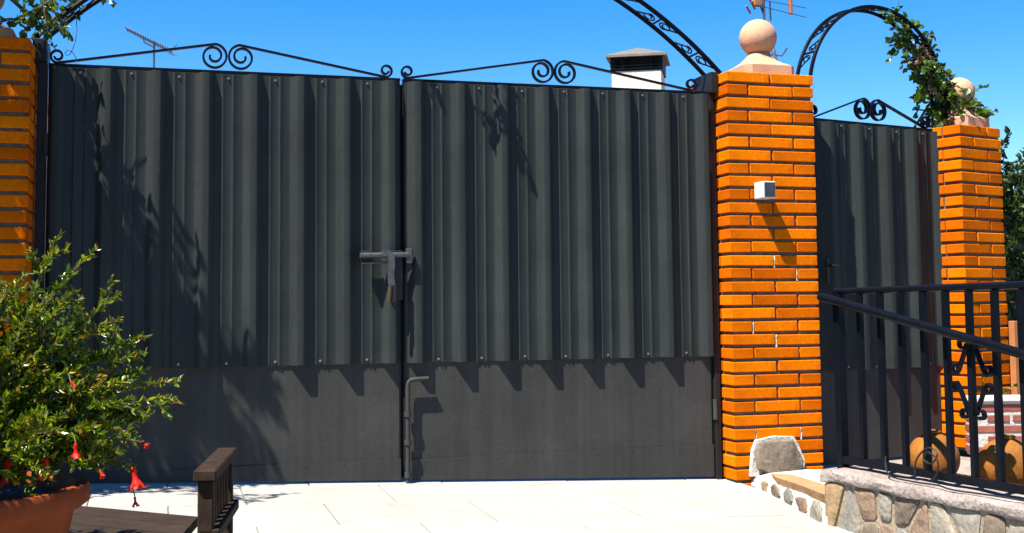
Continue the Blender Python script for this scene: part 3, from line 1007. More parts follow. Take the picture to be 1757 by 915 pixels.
# diamond of flat bars with a curl at each corner, around one baluster
def rspiral(cs, cz, a0, turns, r0, r1, sg, n=22):
    return [(cs + (r0 + (r1 - r0) * i / n) * math.cos(a0 + sg * 2 * math.pi * turns * i / n),
             cz + (r0 + (r1 - r0) * i / n) * math.sin(a0 + sg * 2 * math.pi * turns * i / n)) for i in range(n + 1)]
SC, ZC, HW, HH = 0.735, 0.550, 0.070, 0.120
for sx in (-1, 1):
    for sz in (-1, 1):
        # from a curl beside the baluster to a curl at the side corner
        r_ = 0.021
        c1 = rspiral(SC + sx * (0.018 + r_), ZC + sz * (HH + 0.006), math.pi if sx > 0 else 0.0, 0.95, r_, 0.011, -sx * sz * -1)[::-1]
        c2 = rspiral(SC + sx * (HW + 0.006), ZC + sz * (0.012 + r_), -math.pi / 2 if sz > 0 else math.pi / 2, 0.95, r_, 0.011, sx * sz)
        pth = c1 + [(SC + sx * (0.018 + (HW - 0.018) * f), ZC + sz * (HH - (HH - 0.012) * f)) for f in (0.15, 0.5, 0.85)] + c2
        MB().bar([RP(a, b, 0.0) for a, b in pth], rn, 0.02, 0.006).build('scroll', M['iron'], rail, world=True, smooth=True)

# loose cables lying along the bottom rail
def wiggle(pts, r, n=6):
    pts = [V(p) for p in pts]
    out = []
    for i in range(len(pts) - 1):
        p0, p1, p2, p3 = pts[max(i - 1, 0)], pts[i], pts[i + 1], pts[min(i + 2, len(pts) - 1)]
        for k in range(6):
            t = k / 6
            out.append(0.5 * ((2 * p1) + (p2 - p0) * t + (2 * p0 - 5 * p1 + 4 * p2 - p3) * t * t + (3 * p1 - p0 - 3 * p2 + p3) * t ** 3))
    out.append(pts[-1])
    return MB().tube(out, r, n)
cb = [RP(0.30, 0.235, 0.03), RP(0.31, 0.20, 0.04), RP(0.36, 0.168, 0.06), RP(0.50, 0.166, 0.075), RP(0.62, 0.168, 0.07), RP(0.72, 0.165, 0.085), RP(0.9, 0.166, 0.06), RP(1.2, 0.167, 0.05)]
tag(wiggle(cb, 0.0035).build('cable', M['cable'], smooth=True), 'black cable trailing along the concrete wall top in front of the railing foot', 'cable')
cb = [RP(0.46, 0.17, 0.03), RP(0.47, 0.24, 0.03), RP(0.53, 0.29, 0.025), RP(0.575, 0.27, 0.025), RP(0.55, 0.235, 0.03), RP(0.51, 0.245, 0.03), RP(0.53, 0.275, 0.03), RP(0.58, 0.25, 0.03), RP(0.575, 0.20, 0.03), RP(0.55, 0.175, 0.035)]
tag(wiggle(cb, 0.0035).build('cable', M['cable'], smooth=True), 'coil of black cable looped round the railing foot before the left clay ball', 'cable')

# ------------------------------------------------------------------ round clay pots behind the railing
def clay_ball(label, c, r, seed):
    t = thing('clay_ball_pot', label, 'pot', (c[0], c[1], c[2] - r), 0, 'round clay pots behind the railing')
    prof = []
    for i in range(27):
        a = math.pi * (0.12 + 0.80 * i / 26)
        prof.append((r * math.sin(a), r - r * math.cos(a)))
    prof = [(0.0, 0.02 * r)] + prof
    MB().lathe(prof, n=36).build('body', M['clay_ball'], t, smooth='all')
    zt = prof[-1][1]
    rr = prof[-1][0]
    MB().lathe([(rr * 0.9, zt - 0.004), (rr * 1.25, zt + 0.002), (rr * 1.3, zt + 0.010), (rr * 1.05, zt + 0.014), (rr * 0.8, zt + 0.004), (rr * 0.7, zt - 0.05), (0, zt - 0.05)], n=28).build('rim', M['clay_ball'], t, smooth=True)
    return t
clay_ball('left of two round ochre clay pots behind the railing, before the narrow gate', (1.851, -1.428, 0.208), 0.100, 1)
clay_ball('right of two round ochre clay pots behind the railing, cut by the photo edge', (1.93, -1.765, 0.212), 0.106, 2)

# ------------------------------------------------------------------ low red brick wall with a white cap
lw = thing('low_brick_wall', 'low dark red brick wall with white mortar and white cap below the right pillar', 'wall', (2.885, -0.30, 0.045), R(-14))
MB().box((0.006, 0.006, 0.0), (1.2, 0.12, 0.272)).build('mortar_core', M['dab'], lw)
MB().bevbox((-0.012, -0.012, 0.273), (1.21, 0.132, 0.296), 0.004).build('cap', M['whitewall'], lw)
ob = brick_mesh(0.115, 0.05, 0.036, 'brick')
ob.materials.clear()
ob.materials.append(M['oldbrick'])
for c in range(5):
    for k in range(9):
        x = 0.06 + k * 0.132 + (0.066 if c % 2 else 0)
        if x < 1.13:
            inst('brick', ob, lw, (x + rnd.uniform(-.003, .003), 0.026 + rnd.uniform(-.002, .002), 0.010 + c * 0.053), (0, 0, rnd.uniform(-.02, .02)))
for c in range(5):
    inst('brick', ob, lw, (0.026, 0.075, 0.010 + c * 0.053), (0, 0, math.pi / 2))

# two short orange boards beside the right pillar
stk = thing('timber_stake', 'pair of short upright orange boards right of the slimmer brick pillar', 'post', (3.515, 0.16, 0.045), R(10))
MB().bevbox((-0.03, -0.02, 0), (0.006, 0.02, 0.672), 0.003).build('board', M['stake'], stk)
MB().bevbox((0.010, -0.025, 0), (0.046, 0.02, 0.668), 0.003).build('board', M['stake'], stk)

# ------------------------------------------------------------------ foliage helpers
def leaves(mb, pos, dirs, size, ratio=0.34, fold=0.25, full=True):
    """pos/dirs (n,3); every leaf is two quads (or two triangles) folded along the midrib"""
    n = len(pos)
    d = dirs / np.maximum(1e-9, np.linalg.norm(dirs, axis=1))[:, None]
    rv = npr.normal(size=(n, 3))
    side = np.cross(d, rv)
    side /= np.maximum(1e-9, np.linalg.norm(side, axis=1))[:, None]
    nor = np.cross(side, d)
    L = (size * npr.uniform(0.65, 1.25, n))[:, None]
    w = L * ratio
    base = pos
    tip = pos + d * L - nor * L * npr.uniform(0.0, 0.25, (n, 1))
    k = len(mb.v)
    if full:
        a, b = pos + d * L * 0.32, pos + d * L * 0.70
        l1, r1 = a + side * w * 0.5 + nor * w * fold, a - side * w * 0.5 + nor * w * fold
        l2, r2 = b + side * w * 0.42 + nor * w * fold * 0.8, b - side * w * 0.42 + nor * w * fold * 0.8
        allv = np.stack([base, l1, l2, tip, r2, r1], 1).reshape(-1, 3)
        mb.v += [tuple(q) for q in allv.tolist()]
        for i in range(n):
            o = k + i * 6
            mb.f.append((o, o + 1, o + 2, o + 3))
            mb.f.append((o, o + 3, o + 4, o + 5))
    else:
        a = pos + d * L * 0.5
        l1, r1 = a + side * w * 0.5 + nor * w * fold, a - side * w * 0.5 + nor * w * fold
        allv = np.stack([base, l1, tip, r1], 1).reshape(-1, 3)
        mb.v += [tuple(q) for q in allv.tolist()]
        for i in range(n):
            o = k + i * 4
            mb.f.append((o, o + 1, o + 2))
            mb.f.append((o, o + 2, o + 3))

def build_leaves(mb, name, material, parent):
    off = V(parent.location)
    me = bpy.data.meshes.new(name)
    me.from_pydata([(a - off.x, b - off.y, c - off.z) for a, b, c in mb.v], [], mb.f)
    me.materials.append(material)
    o = bpy.data.objects.new(name, me)
    col.objects.link(o)
    o.parent = parent
    o["kind"] = "stuff"
    return o

def curve(p0, p1, p2, n):
    p0, p1, p2 = V(p0), V(p1), V(p2)
    return [p0 * (1 - t) ** 2 + p1 * 2 * t * (1 - t) + p2 * t * t for t in [i / n for i in range(n + 1)]]

def rand_dir():
    return V(npr.normal(size=3)).normalized()

# ------------------------------------------------------------------ potted dwarf pomegranate
POT = V((-1.60, -2.42, 0))
pz = ground_z(POT.x, POT.y) + 0.004
pot = thing('terracotta_pot', 'large terracotta pot with thick rim in the bottom left corner', 'pot', (POT.x, POT.y, pz))
RZ = 0.398 - pz
MB().lathe([(0.0, 0.0), (0.22, 0.0), (0.235, 0.01), (0.296, RZ - 0.062), (0.298, RZ - 0.058), (0.318, RZ - 0.053), (0.330, RZ - 0.044), (0.334, RZ - 0.012), (0.327, RZ), (0.300, RZ), (0.290, RZ - 0.02), (0.27, RZ - 0.06)], n=64).build('body', M['terracotta'], pot, smooth=True)
MB().lathe([(0.285, RZ - 0.035), (0.15, RZ - 0.035), (0.0, RZ - 0.028)], n=40).build('soil', M['soil'], pot, smooth=True)

bush = thing('pomegranate_bush', 'bushy pomegranate with small glossy leaves and red bell flowers in the terracotta pot', 'bush', (POT.x, POT.y, pz + RZ - 0.04))
B0 = V((POT.x, POT.y, pz + RZ - 0.035))
stem = MB()
lf_a, lf_b = MB(), MB()
tips = [(-1.355, -2.386, 1.012), (-1.262, -2.41, 0.978), (-1.204, -2.418, 0.860), (-1.205, -2.45, 0.80), (-1.139, -2.426, 0.712), (-1.053, -2.445, 0.640), (-1.060, -2.439, 0.592), (-1.149, -2.506, 0.50),
        (-1.16, -2.48, 0.43), (-1.43, -2.37, 0.92), (-1.40, -2.45, 0.87), (-1.31, -2.45, 0.87), (-1.24, -2.5, 0.66), (-1.20, -2.42, 0.55), (-1.13, -2.35, 0.55), (-1.22, -2.3, 0.72), (-1.30, -2.3, 0.85), (-1.17, -2.5, 0.60)]
rb = random.Random(5)
for i in range(22):                       # rounder flank towards the drive
    tips.append((rb.uniform(-1.38, -1.13), rb.uniform(-2.55, -2.3), rb.uniform(0.45, 0.78)))
for i in range(30):                       # skirt of low shoots hanging towards the rim
    a = rb.uniform(-2.4, 0.9)
    rr = rb.uniform(0.22, 0.40)
    tips.append((POT.x + rr * math.cos(a), POT.y + rr * math.sin(a), rb.uniform(0.42, 0.62)))
for i in range(60):
    a = rb.uniform(0, 2 * math.pi)
    rr = rb.uniform(0.12, 0.36)
    z = 0.50 + 0.50 * math.sqrt(max(0.0, 1 - (rr / 0.46) ** 2)) * rb.uniform(0.72, 1.0)
    if rb.random() < 0.3:
        z *= rb.uniform(0.65, 0.9)
    tips.append((POT.x - 0.06 + rr * math.cos(a), POT.y + rr * math.sin(a) * 0.9, z))
lp, ld, yp, yd = [], [], [], []
for ti, tp in enumerate(tips):
    tp = V(tp)
    st = B0 + V((rb.uniform(-.06, .06), rb.uniform(-.06, .06), 0))
    mid = st.lerp(tp, 0.5) + V((0, 0, 0.10 + 0.05 * rb.random())) * (0.4 + 0.6 * (tp - st).xy.length / 0.5) + V((rb.uniform(-.03, .03), rb.uniform(-.03, .03), 0))
    c = curve(st, mid, tp, 16)
    stem.tube(c, [0.0045 * (1 - 0.75 * k / 16) for k in range(17)], 5, cap=False)
    twigs = [(c[4:], 1.0)]
    for k in range(9):
        j = rb.randint(4, 14)
        tdir = (c[min(j + 1, 16)] - c[j - 1]).normalized()
        dv = (tdir * 0.9 + rand_dir() * 0.85 + V((0, 0, 0.25))).normalized()
        ln = rb.uniform(0.05, 0.13) * (1.15 - j / 30)
        e = c[j] + dv * ln
        tw = curve(c[j], c[j].lerp(e, 0.5) + V((0, 0, 0.008)), e, 6)
        stem.tube(tw, 0.0013, 4, cap=False)
        twigs.append((tw, 0.9))
    for tw, q in twigs:
        L = sum((tw[k + 1] - tw[k]).length for k in range(len(tw) - 1))
        nl = int(L / 0.0030)
        for k in range(nl):
            f = (k + rb.random()) / nl * (len(tw) - 1)
            i0 = min(int(f), len(tw) - 2)
            p = tw[i0].lerp(tw[i0 + 1], f - i0)
            td = (tw[i0 + 1] - tw[i0]).normalized()
            dv = (td * 0.75 + rand_dir() * 0.8 + V((0, 0, 0.12))).normalized()
            end = f / (len(tw) - 1)
            if end > 0.8 and rb.random() < 0.22:
                yp.append(p); yd.append(dv)
            else:
                lp.append(p); ld.append(dv)
leaves(lf_a, np.array([tuple(p) for p in lp]), np.array([tuple(p) for p in ld]), 0.021, 0.36, 0.25)
leaves(lf_b, np.array([tuple(p) for p in yp]), np.array([tuple(p) for p in yd]), 0.018, 0.34, 0.25)
stem.build('stems', M['stem'], bush, world=True)["kind"] = "stuff"
build_leaves(lf_a, 'foliage', M['leaf_pom'], bush)
build_leaves(lf_b, 'young_foliage', M['leaf_young'], bush)

def flower(c, axis, L, seed):
    """hanging bell: waxy calyx tube flaring into pointed lobes with crumpled petals"""
    rr = random.Random(seed)
    mb = MB()
    n = 18
    prof = [(0.05, 0.0), (0.12, 0.08), (0.14, 0.22), (0.12, 0.40), (0.13, 0.55), (0.19, 0.72), (0.27, 0.86)]
    q = V((0, 0, 1)).rotation_difference(V(axis)).to_matrix()
    vs, fs = [], []
    rings = prof + [(0.35, 1.0), (0.25, 0.84), (0.14, 0.6)]
    for i, (r, z) in enumerate(rings):
        for k in range(n):
            a = 2 * math.pi * k / n
            lobe = (0.5 + 0.5 * math.cos(6 * a))
            r2, z2 = r, z
            if i == 7:
                r2, z2 = r * (0.82 + 0.25 * lobe), z - 0.14 * (1 - lobe)
            vs.append(V(c) + q @ V((r2 * L * math.cos(a), r2 * L * math.sin(a), z2 * L)))
    for i in range(len(rings) - 1):
        for k in range(n):
            k2 = (k + 1) % n
            fs.append((i * n + k, i * n + k2, (i + 1) * n + k2, (i + 1) * n + k))
    mb.add(vs, fs)
    o = mb.build('flower', M['petal'], bush, world=True, smooth=True)
    p = MB()
    for k in range(7):
        a = 2 * math.pi * k / 7 + rr.uniform(-.3, .3)
        u = V((math.cos(a), math.sin(a), 0))
        w_ = V((-math.sin(a), math.cos(a), 0))
        b0, b1 = u * 0.18 * L + V((0, 0, 0.7 * L)), u * rr.uniform(.34, .5) * L + V((0, 0, rr.uniform(.95, 1.15) * L))
        pts = [b0 - w_ * .05 * L, b0 + w_ * .05 * L, b1 + w_ * .15 * L + V((0, 0, rr.uniform(-.06, .06) * L)), b1 * 1.03, b1 - w_ * .15 * L + V((0, 0, rr.uniform(-.06, .06) * L))]
        p.add([V(c) + q @ x for x in pts], [(0, 1, 3), (1, 2, 3), (0, 3, 4)])
    p.build('petals', M['petal2'], o, world=True)
for i, (c, ax_, L) in enumerate([((-1.44, -2.60, 0.482), (0.02, -0.1, -1), 0.056), ((-1.358, -2.60, 0.480), (0.0, -0.05, -1), 0.046), ((-1.293, -2.60, 0.512), (0.05, 0, -1), 0.034),
                                 ((-1.166, -2.50, 0.438), (0.25, -0.2, -1), 0.050), ((-1.160, -2.49, 0.365), (0.1, 0, -1), 0.022), ((-1.310, -2.54, 0.652), (0.5, -0.3, -0.5), 0.020),
                                 ((-1.150, -2.49, 0.495), (0.7, -0.3, -0.3), 0.020), ((-1.24, -2.56, 0.442), (0.3, -0.4, -0.6), 0.020)]):
    flower(c, ax_, L, i)
    h = V(c)
    MB().tube([h + V((0, 0.002, 0.0)), h + V((-0.004, 0.02, 0.012)), h + V((-0.01, 0.05, 0.016))], 0.0016, 5).build('flower_stalk', M['stemgreen'], bush, world=True)

# ------------------------------------------------------------------ timber platform and slatted rail beside the pot
plat = thing('timber_platform', 'low dark timber platform in the bush\'s shade, between pot and slatted rail', 'platform', (-1.25, -1.75, 0.0))
fa, fbp = V((-1.75, -1.08, 0)), V((-0.972, -1.828, 0))
dd = (fbp - fa).normalized()
nn_ = V((dd.y, -dd.x, 0))
if nn_.y > 0:
    nn_ = -nn_
for k in range(3):
    a0, a1 = fa + nn_ * (k * 0.125 + 0.002), fa + nn_ * (k * 0.125 + 0.121)
    def hit(p):                          # run each board to the line of the slatted rail
        rx0, ry0, rx1, ry1 = -1.03, -2.15, -0.972, -1.828
        t = ((rx0 - p.x) * (ry1 - ry0) - (ry0 - p.y) * (rx1 - rx0)) / (dd.x * (ry1 - ry0) - dd.y * (rx1 - rx0))
        return p + dd * (t - 0.02)
    MB().prism([a0[:2], hit(a0)[:2], hit(a1)[:2], a1[:2]], 0.172, 0.20, 'z').build('plank', M['deck'], plat, world=True)
for p in (fa + dd * 0.12 + nn_ * 0.05, fbp - dd * 0.12 + nn_ * 0.05, fa + dd * 0.12 + nn_ * 0.30, fbp - dd * 0.30 + nn_ * 0.30):
    MB().bevbox((p.x - 0.03, p.y - 0.03, ground_z(p.x, p.y)), (p.x + 0.03, p.y + 0.03, 0.171), 0.003).build('leg', M['deck'], plat, world=True)

trl = thing('slatted_timber_rail', 'short weathered brown timber rail with upright slats near the bottom left', 'railing', (-0.925, -1.81, ground_z(-0.93, -1.8)))
ta, tb = V((-0.979, -2.10, 0)), V((-0.887, -1.535, 0))
td_ = (tb - ta).normalized()
tn = V((td_.y, -td_.x, 0))
def tbox(nm, s0, s1, w0, w1, z0, z1, mt_=M['wood'], tilt=0.0):
    mb = MB()
    mb.bevbox((s0, w0, z0), (s1, w1, z1), 0.004)
    mb.v = [tuple(ta + td_ * a + tn * b + V((0, 0, c + tilt * a))) for a, b, c in mb.v]
    return mb.build(nm, mt_, trl, world=True)
TL = (tb - ta).length
tbox('top_rail', 0, TL, -0.032, 0.032, 0.340, 0.372)
tbox('bottom_rail', 0.02, TL - 0.01, -0.018, 0.040, 0.175, 0.205)
tbox('post', 0.02, 0.065, -0.022, 0.022, ground_z(-0.98, -2.1), 0.339)
tbox('post', TL - 0.055, TL - 0.01, -0.022, 0.022, ground_z(-0.89, -1.54), 0.339)
for k in range(5):
    s0 = 0.125 + k * 0.075
    tbox('slat', s0, s0 + 0.03, -0.016, 0.016, 0.206, 0.339)

# ------------------------------------------------------------------ climbing roses
def climber(name, label, base, trunk, blobs, size, materials, shoots=(), group=None, ratio=0.55, cat='climbing plant', dens=1.0):
    t = thing(name, label, cat, base, 0, group)
    st = MB()
    for path, r0, r1 in trunk:
        n = len(path)
        st.tube(path, [r0 + (r1 - r0) * k / (n - 1) for k in range(n)], 6)
    lms = [MB() for _ in materials]
    for c, rad, n in blobs:
        c = V(c)
        rad = V(rad)
        # leaves hang in little sprays from short twigs inside the blob
        ntw = max(3, int(n * dens) // 9)
        for k in range(ntw):
            q = rand_dir() * (npr.random() ** 0.45)
            p = c + V((q.x * rad.x, q.y * rad.y, q.z * rad.z))
            dv = (rand_dir() + V((0, 0, -0.15)) + (p - c).normalized() * 0.5).normalized()
            ln = size * npr.uniform(1.6, 3.4)
            e = p + dv * ln + V((0, 0, -ln * 0.2))
            st.tube([p, p.lerp(e, 0.5) + V((0, 0, 0.006)), e], 0.0013, 4, cap=False)
            m_ = 9
            pp = [p.lerp(e, (j + 0.5) / m_) for j in range(m_)]
            ds = [(dv * 0.5 + rand_dir() * 0.9 + V((0, 0, -0.25))).normalized() for _ in range(m_)]
            w_ = int(npr.integers(0, len(lms))) if npr.random() < 0.4 else 0
            leaves(lms[w_], np.array([tuple(x) for x in pp]), np.array([tuple(x) for x in ds]), size, ratio, 0.22)
    st.build('stems', M['stem'], t, world=True)["kind"] = "stuff"
    for nm, lm, ma in zip(('foliage', 'bright_foliage', 'foliage', 'foliage', 'young_shoots'), lms, materials):
        if lm.v:
            build_leaves(lm, nm, ma, t)
    return t

# on the small arch and right pillar
def S(s, off, z):
    q = V((2.12, 0, 0)) + sgd * s + sgn_ * off
    return V((q.x, q.y, z))
trunkR = [([S(1.16, 0.55, 0.05), S(1.20, 0.52, 0.8), S(1.24, 0.46, 1.5), S(1.22, 0.35, 1.85), S(1.12, 0.12, 1.98), S(1.08, 0.06, 2.12), S(0.98, 0.05, 2.29), S(0.85, 0.05, 2.39), S(0.72, 0.05, 2.44)], 0.012, 0.003),
          ([S(1.24, 0.46, 1.5), S(1.38, 0.4, 1.8), S(1.48, 0.33, 1.95), S(1.52, 0.3, 2.06)], 0.006, 0.002),
          ([S(1.1, 0.2, 1.95), S(1.2, 0.1, 1.92), S(1.32, 0.05, 1.98)], 0.005, 0.002)]
blobsR = [(S(0.73, 0.06, 2.425), (0.06, 0.05, 0.035), 22), (S(0.86, 0.05, 2.36), (0.07, 0.07, 0.06), 60), (S(0.94, 0.05, 2.28), (0.10, 0.08, 0.08), 110), (S(1.00, 0.05, 2.18), (0.10, 0.09, 0.09), 130), (S(1.02, 0.04, 2.08), (0.10, 0.08, 0.09), 130), (S(1.10, 0.03, 2.00), (0.09, 0.10, 0.09), 120), (S(1.17, 0.02, 1.92), (0.10, 0.10, 0.08), 130),
          (S(0.92, 0.05, 2.22), (0.05, 0.06, 0.11), 40), (S(1.13, 0.06, 2.14), (0.08, 0.09, 0.07), 60), (S(1.25, 0.02, 1.93), (0.09, 0.09, 0.07), 80), (S(1.09, -0.03, 1.84), (0.04, 0.03, 0.05), 26),
          (S(1.33, 0.05, 1.88), (0.10, 0.10, 0.05), 50), (S(1.27, -0.03, 1.97), (0.08, 0.05, 0.08), 60), (S(1.22, -0.04, 1.88), (0.1, 0.05, 0.07), 60), (S(1.36, 0.2, 2.09), (0.06, 0.05, 0.05), 22), (S(1.42, 0.2, 2.03), (0.04, 0.05, 0.05), 14), (S(1.48, 0.25, 1.86), (0.05, 0.06, 0.09), 34), (S(1.53, 0.3, 1.74), (0.06, 0.07, 0.10), 50)]
climber('climbing_rose', 'green climbing rose spilling over the small arch and right pillar', S(1.16, 0.55, 0.045), trunkR, blobsR, 0.041, [M['leaf_rose'], M['leaf_bright'], M['leaf_rose'], M['leaf_rose'], M['leaf_purple']], dens=1.5, ratio=0.62)

# on the wide arch at the left pillar, with extra growth added above the frame to cast shade
trunkL = [([(-2.42, -0.5, 0.0), (-2.40, -0.52, 0.9), (-2.34, -0.48, 1.7), (-2.2, -0.45, 2.15), (-2.0, -0.4, 2.30), (-1.82, -0.3, 2.22), (-1.66, -0.12, 2.10), (-1.58, 0.0, 2.10), (-1.50, 0.05, 2.18), (-1.42, 0.06, 2.26)], 0.018, 0.003),
          ([(-2.2, -0.45, 2.15), (-2.05, -0.6, 2.45), (-1.85, -0.65, 2.6)], 0.008, 0.002),
          ([(-2.34, -0.48, 1.9), (-2.5, -0.7, 2.5), (-2.45, -0.8, 2.9)], 0.009, 0.003),
          ([(-1.95, -0.2, 2.0), (-1.80, -0.19, 2.035), (-1.70, -0.19, 2.06), (-1.60, -0.2, 2.115), (-1.5, -0.2, 2.2)], 0.005, 0.003),
          ([(-1.6, -0.1, 2.2), (-1.59, -0.15, 2.1), (-1.575, -0.16, 2.03)], 0.003, 0.0015),
          ([(-2.05, -0.6, 2.45), (-2.0, -0.8, 2.5), (-1.95, -1.05, 2.45)], 0.005, 0.002)]
blobsL = [((-1.67, -0.15, 2.085), (0.035, 0.05, 0.03), 20), ((-1.60, -0.10, 2.15), (0.05, 0.06, 0.05), 46), ((-1.60, -0.15, 2.07), (0.03, 0.04, 0.03), 20), ((-1.54, -0.08, 2.17), (0.04, 0.05, 0.03), 20), ((-1.47, 0.05, 2.27), (0.06, 0.07, 0.05), 30),
          ((-1.80, -0.48, 2.38), (0.20, 0.16, 0.19), 190), ((-2.00, -0.45, 2.55), (0.22, 0.2, 0.2), 300), ((-2.20, -0.54, 2.58), (0.22, 0.24, 0.40), 760), ((-2.30, -0.60, 2.20), (0.22, 0.2, 0.30), 420), ((-2.40, -0.75, 2.95), (0.26, 0.25, 0.3), 360), ((-2.30, -0.60, 1.75), (0.16, 0.16, 0.26), 220),
          ((-1.86, -0.62, 2.70), (0.14, 0.14, 0.12), 110), ((-1.95, -1.0, 2.45), (0.16, 0.10, 0.10), 70)]
climber('climbing_rose', 'climbing rose on the shaded left pillar, a few leaves over the wide arch', (-2.42, -0.5, ground_z(-2.4, -0.5)), trunkL, blobsL, 0.042, [M['leaf_rose'], M['leaf_bright']], dens=2.0)

# a sprig tied along the top of the wide arch (its shadow falls on the right leaf)
spr = [((0.05, -0.27, 2.70), (0.05, 0.06, 0.06), 50), ((0.06, -0.27, 2.58), (0.035, 0.05, 0.06), 34), ((0.03, -0.12, 2.72), (0.06, 0.08, 0.05), 30), ((-0.26, -0.22, 2.70), (0.07, 0.05, 0.03), 24), ((0.10, -0.26, 2.48), (0.02, 0.03, 0.05), 14)]
climber('rose_sprig', 'leafy rose sprig on the crown of the wide arch above the frame', arc_pt(0.02, -0.02), [([arc_pt(-0.12 + 0.03 * k, -0.03) for k in range(6)], 0.004, 0.002), ([arc_pt(0.0, -0.03), (0.03, -0.15, 2.74), (0.05, -0.27, 2.68), (0.07, -0.28, 2.56), (0.11, -0.27, 2.46)], 0.003, 0.0015), ([arc_pt(-0.11, -0.03), (-0.26, -0.14, 2.72), (-0.26, -0.24, 2.70)], 0.003, 0.0015)], spr, 0.034, [M['leaf_rose']])

# small olive tree added out of view to the left, to shade pot and platform
climber('added_shade_tree', 'small olive tree added outside the frame to shade the flowering bush and its pot', (-2.45, -3.05, ground_z(-2.45, -3.05)),
        [([(-2.45, -3.05, 0.0), (-2.42, -3.02, 0.6), (-2.36, -2.98, 1.15), (-2.22, -2.92, 1.55)], 0.035, 0.012), ([(-2.36, -2.98, 1.15), (-2.5, -3.1, 1.5), (-2.55, -3.1, 1.8)], 0.018, 0.006)],
        [((-2.22, -2.93, 1.48), (0.30, 0.26, 0.26), 600), ((-2.04, -2.80, 1.22), (0.2, 0.2, 0.14), 300), ((-2.4, -3.05, 1.75), (0.3, 0.28, 0.25), 420)], 0.045, [M['leaf_dark'], M['leaf_rose']], cat='tree', ratio=0.3, dens=1.6)

# dark hedge beyond the right pillar
hb = []
rh = random.Random(3)
for k in range(46):
    x = rh.uniform(3.62, 4.9)
    z = rh.uniform(0.25, 1.55) if x > 3.7 else rh.uniform(0.5, 1.6)
    hb.append(((x, rh.uniform(0.55, 0.95) + 0.15 * (x - 3.6), z), (0.16, 0.14, 0.17), 75))
for k in range(12):
    hb.append(((rh.uniform(3.66, 4.3), rh.uniform(0.45, 0.7), rh.uniform(1.1, 1.62)), (0.12, 0.1, 0.13), 80))
hb += [((3.72, 0.46, 1.72), (0.05, 0.06, 0.09), 50), ((3.80, 0.45, 1.60), (0.07, 0.07, 0.10), 70), ((3.92, 0.5, 1.50), (0.08, 0.1, 0.1), 70), ((3.70, 0.5, 1.45), (0.06, 0.08, 0.15), 90)]
climber('hedge', 'dark leafy hedge at the right edge behind the slimmer pillar', (4.1, 0.75, 0.045), [([(3.9 + 0.25 * k, 0.75, 0.03), (3.9 + 0.25 * k, 0.74, 0.7), (3.85 + 0.25 * k, 0.72, 1.4)], 0.012, 0.004) for k in range(4)], hb, 0.044, [M['leaf_dark'], M['leaf_rose']], cat='hedge', dens=1.6)
# dark panel fence that the hedge grows on
fen = thing('panel_fence', 'dark grey fence panel showing through the hedge at the right edge', 'fence', (4.3, 1.22, 0.04), R(14))
MB().bevbox((-0.9, 0, 0), (1.6, 0.03, 1.42), 0.003).build('panel', M['frame'], fen)
for x in (-0.9, 0.35, 1.55):
    MB().bevbox((x, -0.05, 0), (x + 0.05, -0.002, 1.48), 0.003).build('post', M['frame'], fen)

# potted-looking small plant in front of the low wall
climber('flowering_plant', 'small green plant rising behind the low white-capped brick wall', (3.42, -0.14, 0.05), [([(3.40, -0.14, 0.04), (3.40, -0.14, 0.3), (3.43, -0.15, 0.62)], 0.022, 0.012)],
        [((3.30, -0.22, 0.40), (0.10, 0.07, 0.06), 70), ((3.36, -0.25, 0.36), (0.07, 0.06, 0.05), 50), ((3.48, -0.16, 0.55), (0.06, 0.06, 0.1), 50)], 0.035, [M['leaf_rose'], M['leaf_dark']], cat='plant')

# ------------------------------------------------------------------ houses behind the gate
def house(name, label, x0, x1, y0, y1, zw, zr, wallm, bands=()):
    t = thing(name, label, 'house', ((x0 + x1) / 2, y0, -0.1))
    MB().box((x0, y0, -0.4), (x1, y1, zw)).build('wall', wallm, t, world=True)
    ym = (y0 + y1) / 2
    rf_ = MB()
    th = 0.16
    e = 0.35
    zs = zw - e * (zr - zw) / (ym - y0)
    rf_.prism([(y0 - e, zs + 0.02), (ym, zr), (y1 + e, zs + 0.02), (y1 + e, zs - th), (ym, zr - th), (y0 - e, zs - th)], x0 - 0.3, x1 + 0.3, 'x')
    r_ = rf_.build('roof', M['roof'], t, world=True)
    k = int((x1 - x0 + 0.6) / 0.28)
    for i in range(k):                        # rows of half-round roof tiles
        xx = x0 - 0.3 + (i + 0.5) * (x1 - x0 + 0.6) / k
        MB().tube([(xx, y0 - e - 0.02, zs + 0.02), (xx, ym, zr + 0.01)], 0.07, 7).build('tile_row', M['roof'], r_, world=True)
    for a, b in bands:
        MB().box((x0 + 0.01, y0 - 0.02, a), (x1 - 0.01, y0 - 0.001, b)).build('brick_band', M['redwall'], t, world=True)
    nw = max(2, int((x1 - x0) / 2.4))
    for i in range(nw):
        xx = x0 + (i + 0.5) * (x1 - x0) / nw
        f = MB().bevbox((xx - 0.5, y0 - 0.05, 1.0), (xx + 0.5, y0 - 0.021, 2.1), 0.01).build('window', M['white'], t, world=True)
        for s in (-1, 1):
            MB().box((xx + (0.02 if s > 0 else -0.44), y0 - 0.056, 1.06), (xx + (0.44 if s > 0 else -0.02), y0 - 0.051, 2.04)).build('pane', M['glass'], f, world=True)
    return t, r_

h1, h1roof = house('white_house', 'cream house hidden behind the gate, only its chimney showing over the right leaf', 3.2, 7.3, 7.6, 11.6, 2.4, 3.18, M['whitewall'])
